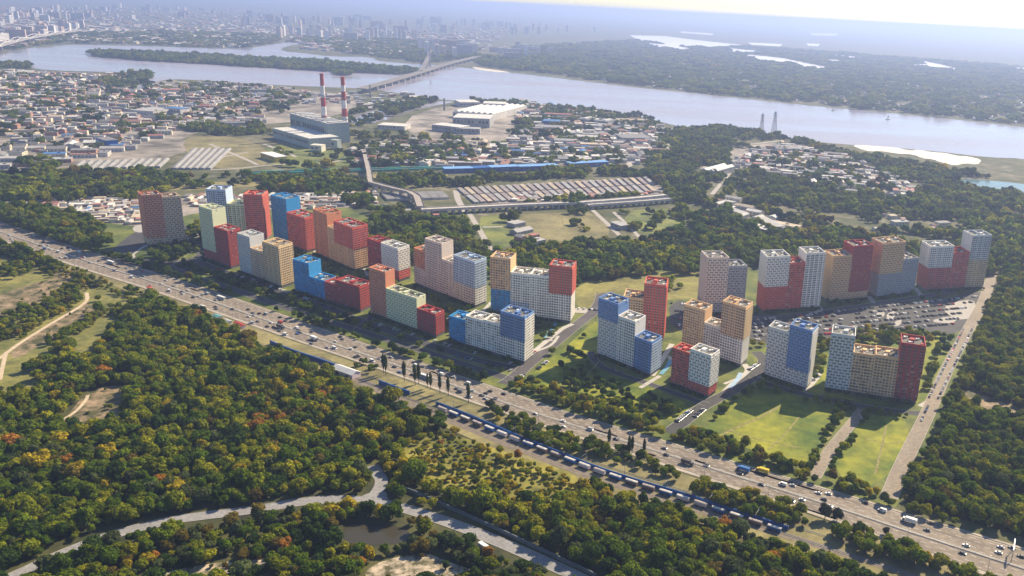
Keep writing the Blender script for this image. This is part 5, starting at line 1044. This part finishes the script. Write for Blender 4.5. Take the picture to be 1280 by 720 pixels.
for b in LOWB:
    if id(b) in ids: continue
    x, y, _, L_, W_, h, rz, rc, wc, gb, zn = b
    if gb: M.gable((x, y, 0), L_, W_, h, W_ * .17, rz, 8 + wc, rc)
    else: M.box((x, y, 0), (L_, W_, h), rz, 8 + wc, top=rc)
tag(M.build('small_buildings', RM + WM), 'crowded small roofs of the industrial quarters before the river', kind='stuff')
# rows of garages with slanting roofs of tin
gar = mat('garage_roof', (.3, .26, .25), scale=.2, var=.3, scale2=.6)
for k in range(29):
    for half in (0, 1):
        x0 = 574 + 8.6 * k; y0 = 236.5 - .5 * k; 
        if half == 0: a, b = g(x0, y0), g(x0 + 10, y0 + 8.2)
        else: a, b = g(x0 + 11, y0 + 9.1), g(x0 + 22, y0 + 18)
        if k > 26 and half: continue
        d = b - a; L_ = d.length; root = empty('garage_row', (a + b) / 2, math.atan2(d.y, d.x), '%s garage row from the left, %s tier' % ((ordw + ['twenty-ninth'])[k], 'upper' if half == 0 else 'lower'), 'garage row', 'rows of garages with pale tin roofs')
        M = MB(); M.pbox((-L_ / 2, -3.2, 0), (L_, 0, 0), (0, 6.4, 0), (0, 0, 2.5)); M.build('wall', WM[k % 3], root); M = MB(); M.pbox((-L_ / 2 - .2, -3.5, 2.45), (L_ + .4, 0, 0), (0, 7, .7), (0, 0, .2), bottom=True); M.build('roof', [gar, RM[1], gar, RM[6]][(k * 3 + half) % 4], root)
for k in range(7):
    a, b = g(482 + 11 * k, 243 - k * .3), g(490 + 11 * k, 251 - k * .3); d = b - a; root = empty('garage_row', (a + b) / 2, math.atan2(d.y, d.x), '%s block of flat roofed garages right of the overpass' % ordw[k], 'garage row', 'garage blocks beside the overpass')
    M = MB(); M.pbox((-d.length / 2, -7, 0), (d.length, 0, 0), (0, 14, 0), (0, 0, 3)); M.build('wall', WM[0], root); M = MB(); M.pbox((-d.length / 2 - .2, -7.2, 3.01), (d.length + .4, 0, 0), (0, 14.4, 0), (0, 0, .3)); M.build('roof', RM[2], root)
# white striped storage rows beside the power plant
for k in range(17):
    x0 = 92 + 10.5 * k if k < 11 else 218 + 8.5 * (k - 11); a, b = (g(x0, 213 - .3 * k), g(x0 + 12, 203 - .35 * k)) if k < 11 else (g(x0, 212), g(x0 + 26, 187)); d = b - a
    root = empty('storage_shed', (a + b) / 2, math.atan2(d.y, d.x), '%s low white ridged storage shed from the left' % ordw[k], 'shed', 'parallel white roofed storage sheds')
    M = MB(); M.pbox((-d.length / 2, -4, 0), (d.length, 0, 0), (0, 8, 0), (0, 0, 3)); M.build('wall', WM[1], root); M = MB(); M.pbox((-d.length / 2, -4.3, 3.01), (d.length, 0, 0), (0, 4, .5), (0, 0, .15)); M.build('roof', RM[1], root)
    M = MB(); M.pbox((-d.length / 2, .3, 3.4), (d.length, 0, 0), (0, 4, -.4), (0, 0, .15)); M.build('roof', RM[2], root)
# big works: helper taking the front wall line as seen, depth and height
def works(name, label, A, B, depth, h, mw, mr, roofs=1, pitch=.1, cat='factory', ridge='flat', extra=None):
    a, b = g(*A), g(*B); d = b - a; L_ = d.length; root = empty(name, a, math.atan2(d.y, d.x), label, cat)
    M = MB(); M.pbox((0, 0, 0), (L_, 0, 0), (0, depth, 0), (0, 0, h)); M.build('wall', mw, root)
    M = MB(); M.pbox((-.4, -.4, h + .01), (L_ + .8, 0, 0), (0, depth + .8, 0), (0, 0, .8)); M.build('roof', mr, root)
    if ridge == 'saw':
        n = max(2, int(L_ / 16)); M = MB()
        for k in range(n): M.gable((L_ * (k + .5) / n, depth / 2, h + .82), depth * .96, L_ / n * .8, .6, 3.2, math.pi / 2, 0, 0)
        M.build('skylight', RM[0], root)
    if ridge == 'vents':
        n = max(2, int(L_ / 26)); 
        for k in range(n): M = MB(); M.box((L_ * (k + .5) / n, depth / 2, h + .82), (8, depth * .7, 2), 0, 0); M.build('skylight', vent_white, root)
    n = int(L_ / 9); M = MB()
    for k in range(n): M.pbox((9 * k + 1.5, -.06, h * .45), (6, 0, 0), (0, .05, 0), (0, 0, h * .28))
    M.build('window_band', glass_m, root); return root
grn = mat('plant_cladding', (.36, .4, .36), var=.12, scale=.2); crm = mat('plant_cream', (.6, .57, .47), var=.1, scale=.2)
pA, pB = (342, 172), (388, 186)
works('turbine_hall', 'long turbine hall of the power plant with a bright cream roof', pA, pB, 62, 20, grn, RM[0], cat='power plant')
works('boiler_house', 'tall boiler house with pale roof strips beside the two striped chimneys', (364, 165.5), (411, 180), 48, 42, mat('boiler_cladding', (.28, .33, .31), var=.12, scale=.2), RM[1], cat='power plant', ridge='vents')
works('switch_building', 'small cream flat building in front of the turbine hall', (388, 189), (402, 190), 18, 12, crm, crm, cat='plant building'); works('office_building', 'small grey box building in front of the boiler house', (414, 186), (422, 187), 12, 18, grn, grn, cat='plant building')
works('depot', 'lone white depot with a yellow gable in the dry substation field', (326, 197), (345, 203), 22, 9, MATS['cargo_yellow'], white_m, cat='depot')
works('assembly_hall', 'large saw-tooth hall of the white works near the river', (566, 147), (616, 151), 260, 16, WM[0], RM[0], ridge='saw'); works('assembly_hall', 'wide white roofed hall in front of the saw-tooth hall', (566, 158), (612, 160), 85, 22, WM[1], RM[0], ridge='flat')
works('assembly_hall', 'long white hall left of the yard below the white works', (540, 163), (575, 167), 42, 14, WM[1], RM[0]); works('assembly_hall', 'long grey hall nearest the camera of the white works', (570, 167), (600, 168), 30, 12, WM[1], RM[1])
works('assembly_hall', 'bright shed at the inlet, left of the white works', (472, 161), (506, 163), 45, 9, WM[0], RM[0]); works('assembly_hall', 'pale blue roofed hall behind the white works', (575, 134), (600, 134), 70, 14, WM[0], MATS['blue_sheet'] if False else RM[0]); works('assembly_hall', 'tall white hall at the right end of the white works', (604, 139), (632, 140), 60, 22, WM[0], RM[0])
works('factory', 'white factory block beside the trees at the river', (634, 140), (648, 141), 50, 16, WM[3], RM[0]); works('factory', 'blue roofed factory with a blue wall near the river bank', (678, 157), (698, 158), 40, 12, blue_m, RM[7]); works('factory', 'pale factory with a light blue front below the blue roofed one', (704, 171), (728, 172), 60, 10, WM[0], RM[1], ridge='vents')
works('factory', 'grey works with long roof strips beside the river trees', (722, 153), (760, 157), 60, 10, WM[1], RM[2], ridge='vents'); works('factory', 'purple grey hall beside the winding lane', (778, 178), (815, 178), 70, 10, WM[1], RM[2]); works('factory', 'grey striped hall alone in the dark wood', (874, 219), (893, 222), 90, 10, WM[1], RM[2], ridge='saw')
works('factory', 'brown hall on the bend of the country road by the wood', (965, 187), (985, 191), 60, 8, WM[1], RM[2]); works('factory', 'long white roof of the small works behind the pinkish tower', (931, 284), (956, 293), 16, 6, WM[0], RM[0]); works('factory', 'long pale roof on the upper edge of the small works', (896, 262), (925, 272), 16, 6, WM[0], RM[1]); works('factory', 'long grey roof right of the two pale ones', (944, 277), (968, 289), 18, 6, WM[1], RM[1])
works('factory', 'dark blue gabled depot on the rail yard at the left', (121, 180), (133, 184), 22, 12, blue_m, RM[2]); works('factory', 'large white hall in the hazy works quarter', (192, 146), (218, 142), 60, 12, WM[0], RM[1]); works('factory', 'blue and white plant under the slim pale chimney', (206, 142), (226, 144), 30, 14, WM[0], RM[7])
works('factory', 'narrow white shed beside the field in the middle', (763, 283), (776, 288), 14, 6, WM[1], RM[1]); works('factory', 'low white warehouse with a striped roof at the bridge over the railway', (440, 163 + 35), (446, 199), 12, 5, WM[0], RM[0])
for A, B, nm in [((556, 217), (592, 216), 'first blue roofed train shed, left end of the row'), ((593, 216), (612, 215), 'dark blue low train shed between two longer ones'), ((614, 215), (649, 213.5), 'second long blue roofed train shed'), ((650, 214), (698, 212), 'third and widest blue roofed train shed'), ((713, 210), (761, 207.5), 'last blue roofed train shed, before the wood')]:
    works('train_shed', nm, A, B, 22, 8, blue_m, mat('bright_blue_roof', (.16, .33, .62), var=.1) if 'dark' not in nm else blue_m, cat='train shed')
teal = mat('teal_train', (.03, .24, .2), var=.1)
for row, (A, B, n) in enumerate([((305, 219.5), (556, 212), 26), ((315, 217), (545, 210.5), 24)]):
    a, b = g(*A), g(*B); d = (b - a) / n
    for k in range(n):
        wagon(a + d * (k + .5), math.atan2(d.y, d.x), '%s teal coach from the left in the %s train' % (ordw[k], ('nearer', 'farther')[row]), teal, mat('teal_roof', (.06, .32, .28), var=.1) if k % 4 else RM[2], L_=d.length * .95, W_=3.1, hgt=4.2, name='train_coach', grp='teal train coaches', cat='train coach')
# chimneys
def chimney(px, top, label, r0, r1, bands=None, cols=None, name='chimney'):
    b = g(*px); h = height_at(b, *top); root = empty(name, b, 0, label, 'chimney'); z = 0
    for k, (f, c) in enumerate(bands):
        M = MB(); ra, rb = r0 + (r1 - r0) * z / h, r0 + (r1 - r0) * f; M.tube((0, 0, z), (0, 0, f * h), ra, rb, 16); o = M.build('shaft', cols[c], root); o['label'] = ('red', 'white')[c % 2] + ' painted band'; z = f * h
    M = MB(); M.tube((0, 0, h - 2), (0, 0, h + .4), r1 * 1.15, r1 * 1.15, 16); M.build('rim', cols[0], root)
    for f in (.33, .66): M = MB(); rr = r0 + (r1 - r0) * f; M.tube((0, 0, h * f), (0, 0, h * f + 1.4), rr + 1.3, rr + 1.3, 16); M.build('platform', steel, root)
redp = mat('chimney_red', (.42, .07, .06), var=.15, scale=.1); whp = mat('chimney_white', (.72, .68, .66), var=.12, scale=.1)
BN = [(.17, 0), (.34, 1), (.5, 0), (.66, 1), (.82, 0), (.9, 1), (1, 0)]
chimney((407, 173), (400.8, 92), 'left of the two tall red and white striped chimneys', 6.6, 3.6, [(.2, 1), (.36, 0), (.5, 1), (.64, 0), (.82, 1), (1, 0)], [redp, whp])
chimney((432.5, 174), (427, 96), 'right of the two tall red and white striped chimneys', 7.2, 3.8, [(.22, 0), (.37, 1), (.5, 0), (.63, 1), (.77, 0), (.87, 1), (1, 0)], [redp, whp])
for px, top, nm in [((463, 121), (462, 106), 'slim brown chimney on the near bridge head'), ((555.5, 138), (555, 123), 'slim dark stack beside the white works'), ((232, 133), (231, 108), 'slim pale chimney in the hazy works quarter'), ((300, 118), (299, 103), 'short blue grey stack on the river bank')]: chimney(px, top, nm, 3, 2, [(1, 0)], [mat('stack_grey', (.2, .17, .17))])
# bridges
def bridge(label, pts, width, zdeck, npier, name='road_bridge', arches=None, deck_m=concrete):
    P_ = [g(*p) for p in pts]; L_ = smooth_line(P_, 1); o0 = L_[0]; root = empty(name, o0, 0, label, 'bridge'); M = MB(); A_ = arclen(L_)
    for a, b in zip(L_[:-1], L_[1:]):
        d = b - a; n = Vector((-d.y, d.x, 0)).normalized() * width; M.pbox(a - o0 - n / 2 + Vector((0, 0, zdeck)), d * .999, n, (0, 0, 2.4), bottom=True)
        M.pbox(a - o0 - n / 2 + Vector((0, 0, zdeck + 2.4)), d * .999, n * .02, (0, 0, 1.2)); M.pbox(a - o0 + n * .48 + Vector((0, 0, zdeck + 2.4)), d * .999, n * .02, (0, 0, 1.2))
    M.build('deck', deck_m, root)
    for k in range(npier):
        s = A_[-1] * (k + .5) / npier; p = at_s(L_, A_, s) - o0; d = at_s(L_, A_, s + 4) - at_s(L_, A_, s - 4); rz = math.atan2(d.y, d.x)
        M = MB(); M.box((p.x, p.y, 0), (width * .22, width * .85, zdeck), rz); M.build('pier', concrete, root)
    if arches:
        for k in range(arches):
            s0, s1 = A_[-1] * k / arches, A_[-1] * (k + 1) / arches; M = MB(); prev = None
            for side in (-1, 1):
                prev = None
                for t in range(13):
                    s = s0 + (s1 - s0) * t / 12; p = at_s(L_, A_, s) - o0; d = at_s(L_, A_, s + 4) - at_s(L_, A_, s - 4); n = Vector((-d.y, d.x, 0)).normalized() * width * .45 * side; q = p + n + Vector((0, 0, zdeck + 2 + 13 * math.sin(math.pi * t / 12)))
                    if prev is not None: M.tube(prev, q, 1.1, 1.1, 5)
                    if 0 < t < 12 and t % 2 == 0: M.tube(p + n + Vector((0, 0, zdeck + 2)), q, .5, .5, 4)
                    prev = q
            M.build('arch', whp, root)
    return root
bridge('long pale road bridge on many piers crossing the river beside the pylon', [(452, 117), (470, 112), (500, 103), (530, 93.5), (560, 83.5), (600, 73.5)], 30, 14, 24, deck_m=mat('bridge_deck', (.2, .185, .17)))
bridge('side ramp of the river bridge climbing to the cable pylon', [(526, 94), (532, 84), (536, 74), (538, 66)], 20, 16, 10, deck_m=MATS['bridge_deck'])
bridge('hazy white arch bridge over the river on the far left', [(-60, 80), (0, 63), (30, 54), (62, 48), (100, 42)], 30, 18, 8, arches=7, name='arch_bridge')
strip('far_road', [(100, 42), (130, 37), (165, 32), (200, 29)], 60, .4, pale_road)
b = g(538, 86); root = empty('bridge_pylon', b, .3, 'tall pale A-shaped pylon of the cable bridge over the river', 'bridge pylon'); hp = height_at(b, 537, 58)
for s_ in (-1, 1): M = MB(); M.tube((0, s_ * 17, 0), (0, s_ * 4, hp), 3.6, 2.2, 6); M.build('leg', MATS['overpass_deck'] if 'overpass_deck' in MATS else pale_road, root)
M = MB(); M.box((0, 0, hp * .8), (5, 14, 4), 0, bottom=True); M.build('crossbeam', concrete, root)
for k in range(8): M = MB(); M.tube((0, 0, hp * .95), ((k - 3.5) * 34 + (10 if k > 3 else -10), 0, 17), .5, .5, 4); M.build('cable', steel, root)
# overpass over the rails
bridge('pale footbridge over the green train and the rails, bending right at its foot', [(455, 193), (458, 205), (462, 222), (464, 236)], 9, 8, 8, name='overpass', deck_m=mat('overpass_deck', (.34, .3, .27)))
bridge('dark sided viaduct from the footbridge down to the white road', [(464, 236), (490, 243), (520, 250), (526, 267)], 11, 9, 9, name='overpass', deck_m=MATS['overpass_deck'])
bridge('long low viaduct road with pale deck behind the dry fields', [(527, 268.5), (586, 265.5), (640, 262.5), (700, 260), (735, 258.5), (800, 253), (832, 249.5)], 13, 6, 40, name='viaduct', deck_m=mat('viaduct_deck', (.5, .46, .42)))
bridge('second parallel viaduct road behind the dry fields', [(735, 261.5), (800, 257), (838, 253.5)], 10, 5, 14, name='viaduct', deck_m=MATS['viaduct_deck'])
# lattice pylons at the river
def lattice(px, top, label):
    b = g(*px); h = height_at(b, *top); root = empty('transmission_tower', b, .4, label, 'transmission tower'); M = MB(); w0, w1 = h * .1, h * .018; lv = 9
    for k in range(lv):
        z0, z1 = h * k / lv, h * (k + 1) / lv; a0, a1 = w0 + (w1 - w0) * k / lv, w0 + (w1 - w0) * (k + 1) / lv; cs = [(-1, -1), (1, -1), (1, 1), (-1, 1)]
        for j in range(4):
            c, d = cs[j], cs[(j + 1) % 4]; M.tube((c[0] * a0, c[1] * a0, z0), (c[0] * a1, c[1] * a1, z1), .6, .5, 4, cap=False); M.tube((c[0] * a0, c[1] * a0, z0), (d[0] * a1, d[1] * a1, z1), .28, .28, 3, cap=False); M.tube((d[0] * a0, d[1] * a0, z0), (c[0] * a1, c[1] * a1, z1), .28, .28, 3, cap=False)
    M.build('tower_frame', steel, root)
    for f in (.82, .92): M = MB(); M.tube((-h * .11, 0, h * f), (h * .11, 0, h * f), .8, .8, 4); M.build('crossarm', steel, root)
lattice((951.5, 166), (955, 142), 'shorter left lattice power pylon at the river bank'); lattice((967, 168.5), (971, 139.5), 'taller right lattice power pylon at the river bank')
for x, y, nm in [(1110, 149.5, 'tiny white sailing boat on the wide river'), (1042, 138.5, 'tiny pale barge near the far bank of the river')]:
    p = g(x, y); root = empty('boat', (p.x, p.y, .3), .5, nm, 'boat'); M = MB(); i = [(-9, -2.2), (5, -2.2), (10, 0), (5, 2.2), (-9, 2.2)]
    for a, b_ in zip(i, i[1:] + i[:1]): M.quad((a[0] * .9, a[1] * .7, 0), (b_[0] * .9, b_[1] * .7, 0), (*b_, 2), (*a, 2))
    M.poly([(*q_, 2) for q_ in i]); M.build('hull', white_m, root)
    if 'sail' in nm: M = MB(); M.poly([(-6, 0, 3), (3, .1, 3), (2, 0, 17)]); M.poly([(2, .2, 17), (3, .3, 3), (-6, .2, 3)]); M.build('sail', white_m, root)
    else: M = MB(); M.box((-4, 0, 2), (6, 3, 3), 0); M.build('cabin', white_m, root)
# far city: slabs and towers beyond the river
CITYM = []
for k, c in enumerate([(.62, .56, .52), (.7, .68, .66), (.55, .42, .36), (.5, .5, .54)]):
    m = mat('far_wall_%s' % ('beige', 'white', 'brown', 'grey')[k], c, scale=.05, var=.1); CITYM.append(m)
CN = ['beige', 'white', 'brownish', 'grey']
city = []
def city_zone(poly, n, hs, zone, slab=.4):
    W = [g(*p) for p in poly]; k = t = 0
    while k < n and t < n * 300:
        t += 1; px, py = random.uniform(min(p[0] for p in poly), max(p[0] for p in poly)), random.uniform(min(p[1] for p in poly), max(p[1] for p in poly))
        if not inside(np.array([[px, py]]), poly)[0]: continue
        p = g(px, py); L_, W_ = (random.uniform(60, 120), 16) if random.random() < slab else (random.uniform(22, 32), random.uniform(18, 24))
        if any((p.x - c[0].x) ** 2 + (p.y - c[0].y) ** 2 < (L_ * .5 + c[1] * .5 + 8) ** 2 for c in city): continue
        city.append((p, L_, W_, random.uniform(*hs), random.choice((.2, .35, 1.8, 1.95)), random.randrange(4), zone)); k += 1
city_zone([(0, 44), (60, 36), (105, 34), (100, 40), (40, 50), (0, 56)], 26, (35, 60), 'the hazy far left shore', .35); city_zone([(0, 16), (120, 8), (300, 14), (340, 20), (200, 24), (80, 26), (0, 34)], 60, (30, 60), 'the hazy city at the top left')
city_zone([(150, 46), (300, 40), (350, 52), (300, 60), (170, 54)], 40, (8, 16), 'the low quarter on the far shore', .3); city_zone([(340, 42), (440, 40), (520, 46), (520, 52), (420, 52), (350, 48)], 40, (55, 85), 'the tower rows behind the river', .3)
city_zone([(300, 20), (400, 22), (600, 30), (700, 34), (760, 40), (700, 44), (560, 44), (420, 36), (300, 34)], 95, (50, 85), 'the hazy city centre of the skyline', .35); city_zone([(520, 62), (590, 60), (598, 70), (560, 74), (545, 74)], 24, (55, 75), 'the dark slabs behind the pylon', .7)
city_zone([(600, 66), (640, 60), (700, 60), (690, 70), (640, 76)], 16, (25, 50), 'the shore right of the bridge', .5); city_zone([(430, 52), (520, 54), (510, 60), (440, 60)], 16, (10, 18), 'the shore behind the islands', .6)
for p, L_, W_, h, rz, ci_, zn in city[:299]:
    shape = 'slab' if L_ > 50 else 'tower'; hw_ = 'very tall' if h > 72 else ('tall' if h > 48 else ('middling' if h > 25 else 'low')); o = MB(); o.pbox((-L_ / 2, -W_ / 2, 0), (L_, 0, 0), (0, W_, 0), (0, 0, h)); n = int(h / 6)
    for k in range(n): o.pbox((-L_ / 2 + 1, -W_ / 2 - .3, 4 + k * 6), (L_ - 2, 0, 0), (0, .25, 0), (0, 0, 2.2), 1)
    o.box((0, 0, h), (min(10, L_ * .4), 6, 4), 0, 0); ob = o.build('apartment_tower' if shape == 'tower' else 'apartment_slab', [CITYM[ci_], MATS['plinth']]); ob.location = p; ob.rotation_euler = (0, 0, rz)
    tag(ob, '%s %s apartment %s in %s' % (hw_, CN[ci_], shape, zn), 'apartment building', '%s %s apartment %ss in %s' % (hw_, CN[ci_], shape, zn))
M = MB()
def dots(poly, n, s0, s1, h):
    k = 0
    while k < n:
        px, py = random.uniform(min(p[0] for p in poly), max(p[0] for p in poly)), random.uniform(min(p[1] for p in poly), max(p[1] for p in poly)); k += 1
        if not inside(np.array([[px, py]]), poly)[0]: continue
        p = g(px, py); M.gable((p.x, p.y, 0), random.uniform(s0, s1), random.uniform(s0, s1) * .6, h, 2.5, random.random() * 3, random.choice((8, 8, 9, 10, 11)), random.choice((0, 0, 1, 2, 4, 5)))
dots([(640, 84), (800, 108), (1000, 128), (1280, 156), (1280, 140), (1000, 108), (800, 88), (660, 74)], 2300, 9, 18, 5); dots([(650, 62), (900, 80), (1280, 120), (1280, 140), (1000, 108), (800, 88)], 1300, 10, 22, 6)
dots([(0, 10), (340, 10), (350, 44), (300, 60), (168, 55), (60, 54), (0, 62)], 1400, 20, 60, 9); dots([(345, 36), (640, 36), (600, 66), (470, 70), (380, 62)], 900, 20, 55, 10)
tag(M.build('far_houses', RM + WM), 'pale dots of houses along the far shore', kind='stuff')
print('LOW', len(LOWB), 'CITY', len(city))

# ------------------------------------------------------------------ labels that would name several things get their order added
bpy.context.view_layer.update(); by = {}
for o in scene.objects:
    if o.parent is None and o.get('category') and o.get('label'): by.setdefault(o['label'], []).append(o)
for lab, os_ in by.items():
    if 1 < len(os_) <= 28 and len(lab.split()) <= 13:
        os_.sort(key=lambda o: float(proj(np.array(o.matrix_world.translation[:]))[0][0]))
        for k, o in enumerate(os_): o['label'] = ('leftmost ' if k == 0 else 'rightmost ' if k == len(os_) - 1 else ordw[k] + ' from left, ') + lab
    elif len(os_) > 1:
        os_.sort(key=lambda o: float(proj(np.array(o.matrix_world.translation[:]))[0][1]))
    for o in os_:
        if len(o['label'].split()) > 16: print('LONG', o['label'])

# ------------------------------------------------------------------ haze
hz = bpy.data.materials.new('haze'); hz.use_nodes = True; N = hz.node_tree.nodes
for n_ in list(N):
    if n_.type != 'OUTPUT_MATERIAL': N.remove(n_)
pv = N.new('ShaderNodeVolumePrincipled'); pv.inputs['Color'].default_value = (.46, .59, 1, 1); pv.inputs['Density'].default_value = HAZE_DENSITY; pv.inputs['Anisotropy'].default_value = .35
hz.node_tree.links.new(pv.outputs[0], [n_ for n_ in N if n_.type == 'OUTPUT_MATERIAL'][0].inputs['Volume'])
M = MB(); M.box((0, 43000, -1), (184000, 96000, 322), 0, 0, bottom=True); tag(M.build('haze', hz), 'pale blue haze over the city and river', kind='stuff')
